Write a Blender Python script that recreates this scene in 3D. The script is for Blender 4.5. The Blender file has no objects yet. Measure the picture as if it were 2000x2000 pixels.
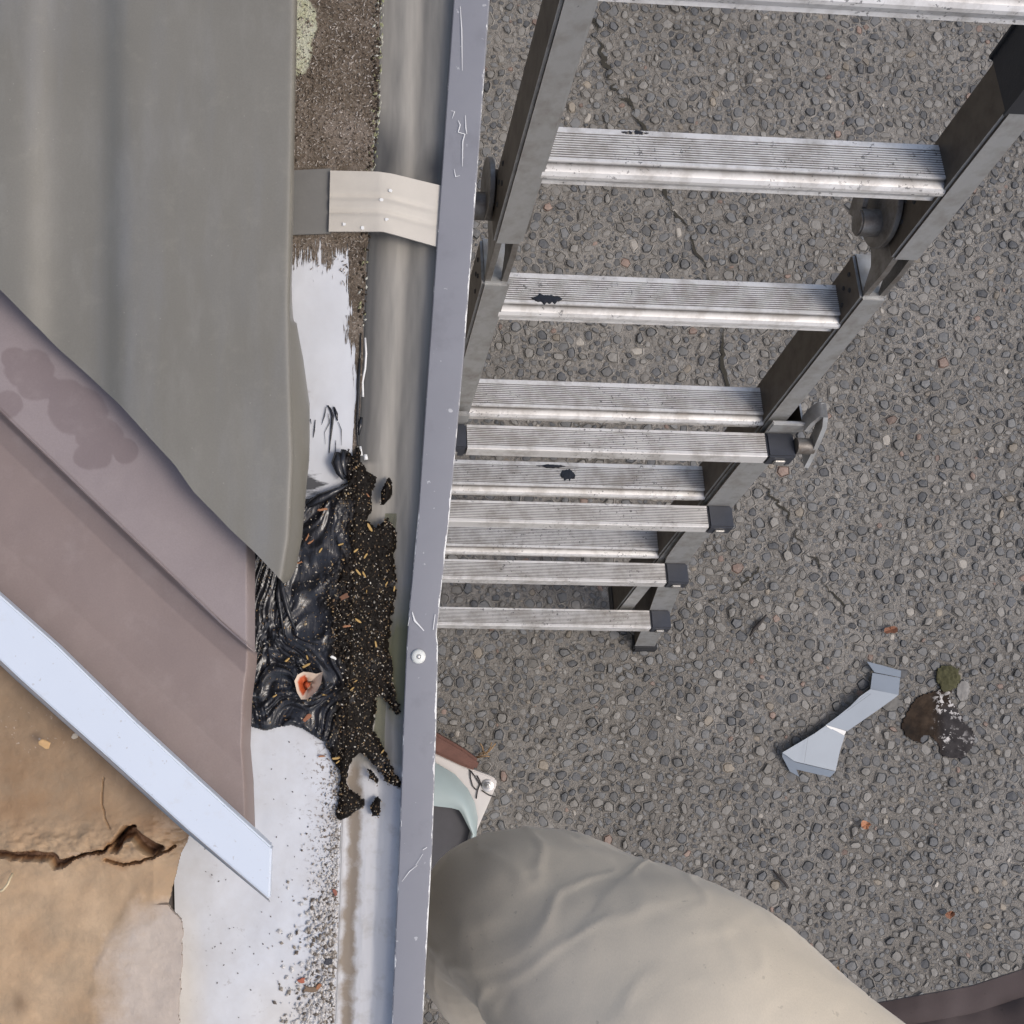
import bpy, bmesh, math, random
import numpy as np
from mathutils import Vector, Matrix
random.seed(7); RNG = np.random.default_rng(11)
SC = bpy.context.scene; COL = SC.collection
R = math.radians
# ------------------------------------------------------------------ camera
FPX, U0, V0, TILT, H = 2500.0, 750.0, 1000.0, R(4.0), 2.955
cd = bpy.data.cameras.new('camera'); cam = bpy.data.objects.new('camera', cd); COL.objects.link(cam)
cd.sensor_width = 36; cd.lens = FPX / 2000 * 36; cd.shift_x = (1000 - U0) / 2000
cd.clip_start = 0.02; cd.clip_end = 400
cam.location = (0, 0, H); cam.rotation_euler = (TILT, 0, 0); SC.camera = cam
# ------------------------------------------------------------------ light: bright overcast
w = bpy.data.worlds.new('World'); SC.world = w; w.use_nodes = True
nt = w.node_tree; sky = nt.nodes.new('ShaderNodeTexSky'); sky.sky_type = 'NISHITA'; sky.sun_disc = False
SUN_EL, SUN_AZ = R(54), R(108)          # azimuth from +Y towards +X
sky.sun_elevation = SUN_EL; sky.sun_rotation = SUN_AZ; sky.air_density = 1.0; sky.dust_density = 4.0; sky.ozone_density = 0.8
nt.links.new(sky.outputs[0], nt.nodes['Background'].inputs[0]); nt.nodes['Background'].inputs[1].default_value = 0.15
sd = bpy.data.lights.new('sun', 'SUN'); sd.energy = 0.85; sd.angle = R(18); sd.color = (1, 0.97, 0.93)
so = bpy.data.objects.new('sun', sd); COL.objects.link(so)
sv = Vector((math.sin(SUN_AZ) * math.cos(SUN_EL), math.cos(SUN_AZ) * math.cos(SUN_EL), math.sin(SUN_EL)))
so.rotation_euler = sv.to_track_quat('Z', 'Y').to_euler(); so.location = (3, -3, 6)
SC.cycles.max_bounces = 4; SC.cycles.diffuse_bounces = 2; SC.cycles.glossy_bounces = 3; SC.cycles.transmission_bounces = 4
SC.view_settings.view_transform = 'Standard'; SC.view_settings.look = 'None'
SC.view_settings.exposure = 0.26; SC.view_settings.gamma = 1; SC.view_settings.use_curve_mapping = False

# ------------------------------------------------------------------ helpers
CT, ST = math.cos(TILT), math.sin(TILT)
def at(u, v, z):
    """point of the place at height z that the photograph shows at (u, v)"""
    x, y = (u - U0) / FPX, (V0 - v) / FPX
    dy, dz = y * CT + ST, y * ST - CT
    k = (z - H) / dz
    return np.array([x * k, dy * k, z])
def atA(u, v, z):
    u, v, z = np.broadcast_arrays(np.asarray(u, float), np.asarray(v, float), np.asarray(z, float))
    x, y = (u - U0) / FPX, (V0 - v) / FPX
    dy, dz = y * CT + ST, y * ST - CT
    k = (z - H) / dz
    return np.stack([x * k, dy * k, z], -1)
def lerp_tab(tab, x):
    return np.interp(x, [t[0] for t in tab], [t[1] for t in tab])
def vnoise(x, y, seed=0):
    x = np.asarray(x, float); y = np.asarray(y, float)
    xi, yi = np.floor(x).astype(np.int64), np.floor(y).astype(np.int64)
    fx, fy = x - xi, y - yi; fx = fx * fx * (3 - 2 * fx); fy = fy * fy * (3 - 2 * fy)
    def h(a, b):
        n = (a * 374761393 + b * 668265263 + seed * 1442695041) & 0x7fffffff
        n = ((n ^ (n >> 13)) * 1274126177) & 0x7fffffff
        return ((n ^ (n >> 16)) & 0xffff) / 65535.0
    return (h(xi, yi) * (1 - fx) + h(xi + 1, yi) * fx) * (1 - fy) + (h(xi, yi + 1) * (1 - fx) + h(xi + 1, yi + 1) * fx) * fy
def fbm(x, y, seed=0, o=4):
    s = 0; a = 0.5; t = 0
    for k in range(o):
        s = s + a * vnoise(np.asarray(x) * 2 ** k, np.asarray(y) * 2 ** k, seed + k * 17); t += a; a *= 0.5
    return s / t
def inside(px, py, poly):
    r = np.zeros(np.shape(px), bool); n = len(poly); j = n - 1
    for i in range(n):
        xi, yi = poly[i]; xj, yj = poly[j]
        if yi != yj:
            c = ((yi > py) != (yj > py)) & (px < (xj - xi) * (py - yi) / (yj - yi) + xi); r ^= c
        j = i
    return r
def blur(a, n, it=3):
    for _ in range(it):
        for ax in (0, 1):
            p = np.pad(a, [(n, n) if k == ax else (0, 0) for k in (0, 1)], mode='edge')
            c = np.cumsum(p, axis=ax); c = np.concatenate([np.zeros_like(np.take(c, [0], ax)), c], ax)
            k = 2 * n + 1; L = a.shape[ax]
            a = (np.take(c, range(k, k + L), ax) - np.take(c, range(0, L), ax)) / k
    return a
def tag(o, label=None, cat=None, group=None, kind=None):
    if label: o['label'] = label
    if cat: o['category'] = cat
    if group: o['group'] = group
    if kind: o['kind'] = kind
    return o
def wloc(o):
    p = Vector((0, 0, 0))
    while o: p += o.location; o = o.parent
    return p
def mk(name, verts, faces, mat, parent=None, smooth=False, attrs=None, origin=True, auto=None):
    """one mesh object; verts are world coordinates (parents are never rotated except the ladder)"""
    V = np.asarray(verts, float).reshape(-1, 3)
    c = np.array([V[:, 0].mean(), V[:, 1].mean(), V[:, 2].min()]) if origin else np.zeros(3)
    me = bpy.data.meshes.new(name); me.from_pydata((V - c).tolist(), [], [list(map(int, f)) for f in faces])
    if attrs:
        for k, val in attrs.items():
            val = np.asarray(val, float)
            if val.ndim == 1:
                a = me.attributes.new(k, 'FLOAT', 'POINT'); a.data.foreach_set('value', val)
            else:
                a = me.attributes.new(k, 'FLOAT_COLOR', 'POINT')
                a.data.foreach_set('color', np.concatenate([val, np.ones((len(val), 1))], 1).ravel())
    me.materials.append(mat)
    if smooth: me.polygons.foreach_set('use_smooth', [True] * len(me.polygons))
    me.update()
    if auto is not None:
        me.polygons.foreach_set('use_smooth', [True] * len(me.polygons)); me.set_sharp_from_angle(angle=R(auto))
    o = bpy.data.objects.new(name, me); COL.objects.link(o)
    if parent:
        o.parent = parent; o.location = Vector(c) - wloc(parent)
    else: o.location = Vector(c)
    return o
def empty(name, loc):
    o = bpy.data.objects.new(name, None); COL.objects.link(o); o.location = Vector(loc); o.empty_display_size = 0.05; return o
def gridfaces(nr, nc, keep=None, off=0):
    f = []
    for i in range(nr - 1):
        for j in range(nc - 1):
            if keep is not None and not keep[i, j]: continue
            a = off + i * nc + j; f.append((a, a + nc, a + nc + 1, a + 1))
    return f
def surf(name, P, mat, parent=None, keep=None, thick=0.0, smooth=True, attrs=None):
    """grid surface P[nr,nc,3]; optional solid skirt"""
    nr, nc = P.shape[:2]; V = P.reshape(-1, 3); F = gridfaces(nr, nc, keep)
    if keep is not None or thick:
        used = sorted({i for f in F for i in f}); mp = {k: n for n, k in enumerate(used)}
        F = [tuple(mp[i] for i in f) for f in F]; V = V[used]
        if attrs: attrs = {k: np.asarray(x).reshape(nr * nc, *np.shape(x)[2:])[used] for k, x in attrs.items()}
    elif attrs: attrs = {k: np.asarray(x).reshape(nr * nc, *np.shape(x)[2:]) for k, x in attrs.items()}
    if thick:
        n = len(V); edges = {}
        for f in F:
            for a, b in zip(f, f[1:] + f[:1]):
                if (b, a) in edges: del edges[(b, a)]
                else: edges[(a, b)] = 1
        V = np.concatenate([V, V - [0, 0, thick]]); F2 = [tuple(i + n for i in reversed(f)) for f in F]
        S = [(b, a, a + n, b + n) for a, b in edges]
        F = F + F2 + S
        if attrs: attrs = {k: np.concatenate([x, x]) for k, x in attrs.items()}
    return mk(name, V, F, mat, parent, smooth=False, attrs=attrs, auto=None if not smooth else 50 if smooth is True else smooth)
def prism(name, top, thick, mat, parent=None, bevel=0.0):
    """solid from a top outline of world points, thick downwards"""
    bm = bmesh.new(); top = [Vector(p) for p in top]
    vs = [bm.verts.new(p) for p in top]; vb = [bm.verts.new(p - Vector((0, 0, thick))) for p in top]
    n = len(vs); bm.faces.new(vs); bm.faces.new(vb[::-1])
    for i in range(n): bm.faces.new((vs[i], vb[i], vb[(i + 1) % n], vs[(i + 1) % n]))
    bmesh.ops.recalc_face_normals(bm, faces=bm.faces)
    if bevel: bmesh.ops.bevel(bm, geom=list(bm.edges), offset=bevel, segments=2, affect='EDGES')
    return frombm(name, bm, mat, parent)
def frombm(name, bm, mat, parent=None, smooth=40):
    bm.verts.ensure_lookup_table(); bm.verts.index_update()
    V = [v.co[:] for v in bm.verts]; F = [[v.index for v in f.verts] for f in bm.faces]; bm.free()
    return mk(name, V, F, mat, parent, auto=smooth)
def tube(pts, rad, seg=8, cap=True):
    """verts, faces of a round bar along pts; rad scalar or list"""
    P = [Vector(p) for p in pts]; n = len(P); rad = [rad] * n if np.isscalar(rad) else rad
    V = []; F = []; ref = Vector((0.31, 0.2, 0.93))
    for i, p in enumerate(P):
        t = (P[min(i + 1, n - 1)] - P[max(i - 1, 0)]).normalized()
        s = t.cross(ref); s = s.normalized() if s.length > 1e-4 else Vector((1, 0, 0)); q = s.cross(t)
        for k in range(seg):
            a = 2 * math.pi * k / seg; V.append(p + (s * math.cos(a) + q * math.sin(a)) * rad[i])
    for i in range(n - 1):
        for k in range(seg):
            k2 = (k + 1) % seg; F.append((i * seg + k, i * seg + k2, (i + 1) * seg + k2, (i + 1) * seg + k))
    if cap: F.append(tuple(range(seg))[::-1]); F.append(tuple((n - 1) * seg + k for k in range(seg)))
    return [v[:] for v in V], F

# ------------------------------------------------------------------ material helper
class Mat:
    def __init__(s, name):
        s.m = bpy.data.materials.new(name); s.m.use_nodes = True; s.t = s.m.node_tree; s.b = s.t.nodes['Principled BSDF']; s._p = None
    def n(s, ty, **k):
        o = s.t.nodes.new(ty)
        for a, v in k.items(): setattr(o, a, v)
        return o
    def put(s, sock, v):
        if v is None: return
        if hasattr(v, 'node'): s.t.links.new(v, sock)
        elif isinstance(v, (tuple, list)): sock.default_value = (*v, 1) if (len(v) == 3 and sock.type == 'RGBA') else v
        else: sock.default_value = v
    def pos(s):
        if s._p is None: s._p = s.n('ShaderNodeNewGeometry').outputs['Position']
        return s._p
    def obj(s): return s.n('ShaderNodeTexCoord').outputs['Object']
    def scale(s, v, sc):
        o = s.n('ShaderNodeMapping'); o.inputs['Scale'].default_value = sc; s.t.links.new(v, o.inputs['Vector']); return o.outputs[0]
    def noise(s, sc, det=4, rough=0.55, dist=0.0, vec=None, out=0):
        o = s.n('ShaderNodeTexNoise'); s.put(o.inputs['Vector'], vec or s.pos()); o.inputs['Scale'].default_value = sc
        o.inputs['Detail'].default_value = det; o.inputs['Roughness'].default_value = rough; o.inputs['Distortion'].default_value = dist
        return o.outputs[out]
    def vor(s, sc, feature='F1', vec=None, out=0, rnd=1.0):
        o = s.n('ShaderNodeTexVoronoi', feature=feature); s.put(o.inputs['Vector'], vec or s.pos()); o.inputs['Scale'].default_value = sc
        o.inputs['Randomness'].default_value = rnd; return o.outputs[out]
    def ramp(s, f, stops, interp='LINEAR'):
        o = s.n('ShaderNodeValToRGB'); o.color_ramp.interpolation = interp; e = o.color_ramp.elements
        while len(e) < len(stops): e.new(0.5)
        for k, (p, c) in enumerate(stops):
            e[k].position = p; e[k].color = (*c, 1) if isinstance(c, tuple) else (c, c, c, 1)
        s.put(o.inputs[0], f); return o.outputs[0]
    def mix(s, f, a, b, mode='MIX'):
        o = s.n('ShaderNodeMix', data_type='RGBA', blend_type=mode); s.put(o.inputs[0], f); s.put(o.inputs[6], a); s.put(o.inputs[7], b); return o.outputs[2]
    def math(s, op, a, b=0.0, c=None, clamp=False):
        o = s.n('ShaderNodeMath', operation=op, use_clamp=clamp); s.put(o.inputs[0], a); s.put(o.inputs[1], b)
        if c is not None: s.put(o.inputs[2], c)
        return o.outputs[0]
    def sm(s, x, lo, hi):
        o = s.n('ShaderNodeMapRange', interpolation_type='SMOOTHSTEP'); s.put(o.inputs[0], x)
        o.inputs[1].default_value = lo; o.inputs[2].default_value = hi; return o.outputs[0]
    def axis(s, k, v=None):
        o = s.n('ShaderNodeSeparateXYZ'); s.t.links.new(v or s.pos(), o.inputs[0]); return o.outputs[k]
    def attr(s, name, col=False):
        o = s.n('ShaderNodeAttribute', attribute_name=name); return o.outputs['Color' if col else 'Fac']
    def bump(s, h, strength=0.4, dist=0.002, nrm=None):
        o = s.n('ShaderNodeBump'); o.inputs['Strength'].default_value = strength; o.inputs['Distance'].default_value = dist
        s.put(o.inputs['Height'], h); s.put(o.inputs['Normal'], nrm); return o.outputs[0]
    def done(s, col, rough=0.6, metal=0.0, nrm=None, spec=None):
        s.put(s.b.inputs['Base Color'], col); s.put(s.b.inputs['Roughness'], rough); s.put(s.b.inputs['Metallic'], metal)
        s.put(s.b.inputs['Normal'], nrm); s.put(s.b.inputs['Specular IOR Level'], spec); return s.m
def plain(name, col, rough=0.6, metal=0.0, var=0.15, sc=60.0, bump=0.0, bsc=400.0):
    m = Mat(name); f = m.noise(sc, 5); c = m.mix(f, tuple(x * (1 - var) for x in col), tuple(min(1, x * (1 + var)) for x in col))
    return m.done(c, rough, metal, m.bump(m.noise(bsc, 3), bump, 0.001) if bump else None)
# ================================================================== MATERIALS
def concrete_colour(m):
    big = m.noise(2.2, 2, 0.6); mid = m.noise(24, 4, 0.65); fine = m.noise(420, 2, 0.7)
    c = m.ramp(mid, [(0.25, (0.195, 0.182, 0.164)), (0.5, (0.255, 0.241, 0.220)), (0.75, (0.315, 0.298, 0.273))])
    c = m.mix(m.ramp(big, [(0.35, 0.0), (0.62, 0.75)]), c, (0.165, 0.153, 0.135))
    c = m.mix(m.ramp(fine, [(0.28, 0.7), (0.52, 0.0)]), c, (0.085, 0.080, 0.073))
    o = m.n('ShaderNodeTexVoronoi'); m.put(o.inputs['Vector'], m.pos()); o.inputs['Scale'].default_value = 200
    g = m.mix(m.ramp(m.axis(0, o.outputs[1]), [(0.0, 0.0), (0.80, 0.0), (0.9, 0.7)]), c, (0.44, 0.40, 0.34))
    return m.mix(m.ramp(o.outputs[0], [(0.2, 0.7), (0.34, 0.0)]), c, g)
def mat_concrete():
    m = Mat('exposed_aggregate_matrix'); return m.done(concrete_colour(m), 0.85, 0, m.bump(m.noise(150, 3, 0.7), 1.0, 0.005), 0.3)
def mat_pebble():
    m = Mat('pebble_set_in_cement'); c = m.attr('col', True); f = m.noise(160, 3)
    c = m.mix(m.ramp(f, [(0.3, 0.3), (0.7, 0.0)]), c, (0.20, 0.19, 0.172)); k = m.ramp(m.attr('stone'), [(0.35, 0.0), (0.65, 1.0)])
    return m.done(m.mix(k, concrete_colour(m), c), m.mix(k, (0.85,) * 3, (0.6,) * 3), 0, m.bump(f, 0.4, 0.003), 0.35)
def mat_roof():
    m = Mat('olive_grey_roof_paint')
    a = m.noise(9, 5, 0.6); b = m.noise(60, 4, 0.6); st = m.noise(5, 3, vec=m.scale(m.pos(), (6, 0.8, 1)))
    c = m.mix(m.ramp(a, [(0.3, 0.0), (0.7, 1.0)]), (0.168, 0.157, 0.130), (0.198, 0.186, 0.156))
    c = m.mix(m.ramp(st, [(0.5, 0.0), (0.75, 0.4)]), c, (0.205, 0.21, 0.22))
    c = m.mix(m.ramp(b, [(0.58, 0.0), (0.78, 0.35)]), c, (0.265, 0.25, 0.205))
    sp = m.vor(95); c = m.mix(m.ramp(sp, [(0.03, 0.5), (0.06, 0.0)]), c, (0.33, 0.31, 0.27))
    c = m.mix(m.ramp(m.noise(850, 2, 0.7), [(0.3, 0.22), (0.7, 0.0)]), c, (0.11, 0.105, 0.085)); c = m.mix(m.ramp(m.noise(1.0, 5, 0.7, vec=m.scale(m.pos(), (40, 12, 10))), [(0.5, 0.0), (0.75, 0.3)]), c, (0.26, 0.25, 0.225))
    return m.done(c, m.ramp(a, [(0.3, 0.52), (0.7, 0.4)]), 0.0, m.bump(m.noise(700, 2), 0.06, 0.0006), 0.5)
def mat_brown(c1, c2, nm):
    m = Mat(nm)
    a = m.noise(7, 4); d = m.noise(900, 2)
    c = m.mix(a, c1, c2)
    wx = m.attr('wet'); c = m.mix(m.math('MULTIPLY', wx, 0.42), c, (0.135, 0.095, 0.088))
    c = m.mix(m.ramp(m.noise(850, 2, 0.7), [(0.3, 0.2), (0.7, 0.0)]), c, (0.14, 0.105, 0.095)); c = m.mix(m.ramp(m.noise(45, 5, 0.7), [(0.52, 0.0), (0.78, 0.3)]), c, (0.33, 0.285, 0.265))
    gx = m.vor(120); c = m.mix(m.ramp(gx, [(0.02, 0.45), (0.05, 0.0)]), c, (0.35, 0.30, 0.27))
    rg = m.math('SUBTRACT', 0.5, m.math('MULTIPLY', wx, 0.12))
    return m.done(c, rg, 0, m.bump(d, 0.05, 0.0005), 0.5)
def mat_ledge():
    """white painted ledge: lichen-brown at the far (upper) end, brushed white further down, fine dirt along the gutter edge"""
    m = Mat('ledge_white_paint_and_lichen'); p = m.pos()
    wh = m.mix(m.noise(18, 4), (0.55, 0.568, 0.595), (0.63, 0.645, 0.665))
    stain = m.attr('cream'); wh = m.mix(m.math('MULTIPLY', stain, 0.6), wh, (0.66, 0.61, 0.52))
    film = m.math('MULTIPLY', m.ramp(m.noise(26, 5, 0.7), [(0.4, 0.0), (0.7, 1.0)]), m.math('ADD', 0.12, m.math('MULTIPLY', m.attr('dirt'), 0.5))); wh = m.mix(film, wh, (0.34, 0.30, 0.25))
    n1 = m.noise(55, 5, 0.65); n2 = m.noise(420, 4, 0.7); n3 = m.noise(30, 4)
    n1 = m.math('ADD', m.math('MULTIPLY', n1, 0.55), m.math('MULTIPLY', m.noise(16, 3), 0.45)); br = m.ramp(n1, [(0.32, (0.060, 0.043, 0.029)), (0.5, (0.135, 0.105, 0.076)), (0.68, (0.27, 0.225, 0.185))])
    br = m.mix(m.ramp(n2, [(0.55, 0.0), (0.68, 0.85)]), br, (0.40, 0.36, 0.31))
    br = m.mix(m.ramp(n2, [(0.3, 0.7), (0.42, 0.0)]), br, (0.03, 0.022, 0.015))
    gx = m.attr('green'); pale = m.mix(m.noise(90, 4), (0.36, 0.37, 0.16), (0.66, 0.66, 0.60))
    br = m.mix(m.ramp(m.math('ADD', gx, m.math('MULTIPLY', m.math('SUBTRACT', n3, 0.5), 2.2)), [(0.45, 0.0), (0.6, 1.0)]), br, pale)
    streak = m.noise(1.0, 4, 0.6, vec=m.scale(p, (420, 26, 1))); st2 = m.noise(1.0, 3, 0.6, vec=m.scale(p, (1100, 60, 1)))
    f = m.math('ADD', m.attr('lichen'), m.math('MULTIPLY', m.math('SUBTRACT', m.math('ADD', m.math('MULTIPLY', streak, 0.4), m.math('ADD', m.math('MULTIPLY', st2, 0.25), m.math('MULTIPLY', m.noise(1.0, 3, 0.6, vec=m.scale(p, (90, 45, 1))), 0.35))), 0.5), 2.1))
    fm = m.ramp(f, [(0.48, 0.0), (0.54, 1.0)]); c = m.mix(fm, wh, br)
    sp = m.noise(340, 3, 0.6); sp2 = m.noise(60, 3)
    dirt = m.math('MULTIPLY', m.ramp(sp, [(0.56, 0.0), (0.62, 1.0)]), m.ramp(m.math('ADD', m.attr('dirt'), m.math('MULTIPLY', m.math('SUBTRACT', sp2, 0.5), 0.8)), [(0.35, 0.0), (0.75, 1.0)]))
    c = m.mix(dirt, c, m.mix(m.noise(200, 2), (0.045, 0.035, 0.028), (0.24, 0.18, 0.13)))
    sm = m.math('ADD', m.attr('smear'), m.math('MULTIPLY', m.math('SUBTRACT', m.noise(1.0, 4, 0.7, vec=m.scale(p, (45, 190, 1))), 0.5), 1.6))
    c = m.mix(m.ramp(sm, [(0.5, 0.0), (0.75, 0.92)]), c, (0.022, 0.023, 0.026))
    return m.done(c, m.mix(fm, (0.55,) * 3, (0.85,) * 3), 0, m.bump(m.math('MULTIPLY', fm, n2), 0.8, 0.003))
def mat_trough():
    m = Mat('gutter_inside_paint'); p = m.pos()
    a = m.noise(14, 4); b = m.noise(1.0, 4, vec=m.scale(p, (90, 6, 30)))
    up = m.mix(a, (0.30, 0.285, 0.255), (0.36, 0.342, 0.306))
    up = m.mix(m.ramp(b, [(0.45, 0.0), (0.72, 0.5)]), up, (0.15, 0.15, 0.14))
    up = m.mix(m.math('MULTIPLY', m.attr('dark_tone'), 0.9), up, (0.055, 0.057, 0.06))
    lo = m.mix(a, (0.45, 0.455, 0.465), (0.53, 0.535, 0.545)); lo = m.mix(m.ramp(m.noise(60, 5, 0.7), [(0.5, 0.0), (0.75, 0.45)]), lo, (0.27, 0.24, 0.20))
    dn = m.noise(70, 5, 0.65); dd = m.math('ADD', m.attr('silt'), m.math('MULTIPLY', m.math('SUBTRACT', dn, 0.5), 1.2))
    lo = m.mix(m.ramp(dd, [(0.42, 0.0), (0.85, 0.85)]), lo, (0.20, 0.155, 0.105))
    f = m.math('ADD', m.attr('low'), m.math('MULTIPLY', m.math('SUBTRACT', m.noise(35, 4), 0.5), 0.6))
    c = m.mix(m.ramp(f, [(0.4, 0.0), (0.62, 1.0)]), up, lo)
    g = m.math('ADD', m.attr('slime'), m.math('MULTIPLY', m.math('SUBTRACT', m.noise(40, 4), 0.5), 0.7))
    c = m.mix(m.ramp(g, [(0.35, 0.0), (0.8, 0.85)]), c, (0.17, 0.165, 0.085))
    return m.done(c, 0.72, 0.0, m.bump(m.noise(300, 3), 0.08, 0.001), 0.3)
def mat_lip():
    m = Mat('grey_violet_lip_paint'); p = m.pos()
    a = m.noise(25, 5, 0.6); c = m.mix(a, (0.205, 0.207, 0.226), (0.25, 0.252, 0.272))
    e = m.attr('edge'); n = m.noise(1.0, 4, 0.65, vec=m.scale(p, (380, 70, 200)))
    f = m.math('ADD', e, m.math('MULTIPLY', m.math('SUBTRACT', n, 0.5), 1.5))
    c = m.mix(m.ramp(f, [(0.66, 0.0), (0.7, 1.0)]), c, (0.72, 0.72, 0.70))
    sp = m.noise(150, 3); c = m.mix(m.ramp(sp, [(0.7, 0.0), (0.74, 0.6)]), c, (0.6, 0.6, 0.6))
    c = m.mix(m.ramp(m.noise(16, 5, 0.7), [(0.55, 0.0), (0.75, 0.45)]), c, (0.13, 0.125, 0.135))
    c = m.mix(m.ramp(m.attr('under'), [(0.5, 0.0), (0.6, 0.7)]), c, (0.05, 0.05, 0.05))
    return m.done(c, 0.36, 0, m.bump(m.noise(900, 2), 0.06, 0.0005))
def mat_alu(name, base, dirt, dcol=(0.10, 0.085, 0.065), rough=0.36, streak=(3, 60, 60)):
    m = Mat(name); p = m.obj()
    a = m.noise(1.0, 5, 0.6, vec=m.scale(p, streak)); b = m.noise(38, 5, 0.65, vec=p); d = m.noise(260, 3, 0.7, vec=p)
    c = m.mix(a, tuple(x * 0.82 for x in base), base)
    k = m.math('MULTIPLY', m.ramp(b, [(0.42, 0.0), (0.72, 1.0)]), dirt); c = m.mix(k, c, dcol)
    bl = m.math('MULTIPLY', m.ramp(d, [(0.66, 0.0), (0.70, 1.0)]), m.ramp(m.noise(14, 3, vec=p), [(0.5, 0.0), (0.62, 1.0)]))
    c = m.mix(bl, c, (0.03, 0.03, 0.032))
    mt = m.math('SUBTRACT', 0.6, m.math('MULTIPLY', k, 0.4))
    return m.done(c, m.math('ADD', rough, m.math('MULTIPLY', b, 0.2)), mt, m.bump(a, 0.06, 0.001))
def mat_rung():
    m = Mat('ribbed_aluminium_rung'); oi = m.n('ShaderNodeObjectInfo'); vm = m.n('ShaderNodeVectorMath', operation='ADD'); m.t.links.new(m.obj(), vm.inputs[0]); m.t.links.new(m.math('MULTIPLY', oi.outputs['Random'], 37.0), vm.inputs[1]); p = vm.outputs[0]
    a = m.noise(1.0, 5, 0.6, vec=m.scale(p, (4, 70, 70))); b = m.noise(24, 5, 0.7, vec=p); d = m.noise(170, 3, 0.7, vec=p)
    c = m.mix(a, (0.62, 0.61, 0.595), (0.80, 0.79, 0.775))
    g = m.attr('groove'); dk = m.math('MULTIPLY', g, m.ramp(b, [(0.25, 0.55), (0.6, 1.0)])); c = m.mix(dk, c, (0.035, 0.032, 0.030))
    k = m.math('MULTIPLY', m.ramp(b, [(0.45, 0.0), (0.72, 0.75)]), 1.0); c = m.mix(k, c, (0.27, 0.245, 0.215))
    bl = m.math('MULTIPLY', m.ramp(d, [(0.60, 0.0), (0.64, 1.0)]), m.ramp(m.noise(13, 3, vec=p), [(0.50, 0.0), (0.58, 1.0)]))
    c = m.mix(m.math('MULTIPLY', bl, 0.75), c, (0.05, 0.05, 0.052))
    return m.done(c, m.math('ADD', 0.36, m.math('MULTIPLY', b, 0.18)), 0.2, m.bump(a, 0.05, 0.001))
def mat_sealant():
    m = Mat('black_bitumen_sealant'); p = m.pos()
    n = m.noise(150, 4, 0.6); g = m.attr('soil')
    c = m.mix(n, (0.010, 0.010, 0.012), (0.022, 0.023, 0.027))
    so = m.mix(m.noise(330, 3, 0.7), (0.003, 0.0025, 0.002), (0.009, 0.006, 0.004))
    f = m.ramp(m.math('ADD', g, m.math('MULTIPLY', m.math('SUBTRACT', m.noise(45, 4), 0.5), 1.6)), [(0.3, 0.0), (0.8, 1.0)])
    c = m.mix(f, c, so)
    st = m.noise(1.0, 3, 0.5, 1.5, vec=m.scale(p, (150, 60, 60)))
    h = m.math('ADD', m.math('MULTIPLY', m.noise(420, 4, 0.7), m.math('ADD', m.math('MULTIPLY', f, 1.2), 0.03)), m.math('MULTIPLY', st, 0.5))
    return m.done(c, m.mix(f, (0.24,) * 3, (0.36,) * 3), 0, m.bump(h, 0.35, 0.003), m.math('SUBTRACT', 0.5, m.math('MULTIPLY', f, 0.40)))
def mat_attr(name, rough=0.6, sc=900, spec=0.4):
    m = Mat(name); c = m.attr('col', True); n = m.noise(sc, 3)
    c = m.mix(m.ramp(n, [(0.35, 0.3), (0.65, 0.0)]), c, (0.05, 0.04, 0.03)); return m.done(c, rough, 0, None, spec)
def mat_board():
    m = Mat('wet_rotten_board'); p = m.pos()
    a = m.noise(9, 5, 0.6); b = m.noise(45, 5, 0.65); gr = m.noise(1.0, 4, vec=m.scale(p, (60, 110, 20)))
    c = m.ramp(a, [(0.28, (0.27, 0.165, 0.085)), (0.5, (0.42, 0.285, 0.165)), (0.72, (0.54, 0.39, 0.245))])
    c = m.mix(m.ramp(b, [(0.35, 0.45), (0.6, 0.0)]), c, (0.26, 0.20, 0.13))
    pale = m.math('ADD', m.attr('pale'), m.math('MULTIPLY', m.math('SUBTRACT', b, 0.5), 0.8))
    c = m.mix(m.ramp(pale, [(0.35, 0.0), (0.8, 0.9)]), c, (0.46, 0.395, 0.335))
    rot = m.math('ADD', m.attr('rot'), m.math('MULTIPLY', m.math('SUBTRACT', b, 0.5), 0.5))
    c = m.mix(m.ramp(rot, [(0.25, 0.0), (0.55, 0.8)]), c, (0.30, 0.155, 0.065))
    c = m.mix(m.ramp(rot, [(0.62, 0.0), (0.9, 0.9)]), c, (0.085, 0.038, 0.018))
    wet = m.attr('wetb'); c = m.mix(m.math('MULTIPLY', wet, 0.72), c, (0.15, 0.092, 0.045))
    sp = m.math('MULTIPLY', m.ramp(m.noise(380, 2), [(0.66, 0.0), (0.7, 1.0)]), m.attr('speck')); c = m.mix(sp, c, (0.55, 0.48, 0.40))
    c = m.mix(m.ramp(gr, [(0.35, 0.12), (0.6, 0.0)]), c, (0.2, 0.14, 0.09))
    return m.done(c, m.math('SUBTRACT', 0.7, m.math('MULTIPLY', wet, 0.3)), 0, m.bump(m.math('ADD', m.math('MULTIPLY', gr, 0.5), m.math('ADD', b, m.math('MULTIPLY', m.noise(240, 4, 0.7), 0.4))), 0.3, 0.003))
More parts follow.
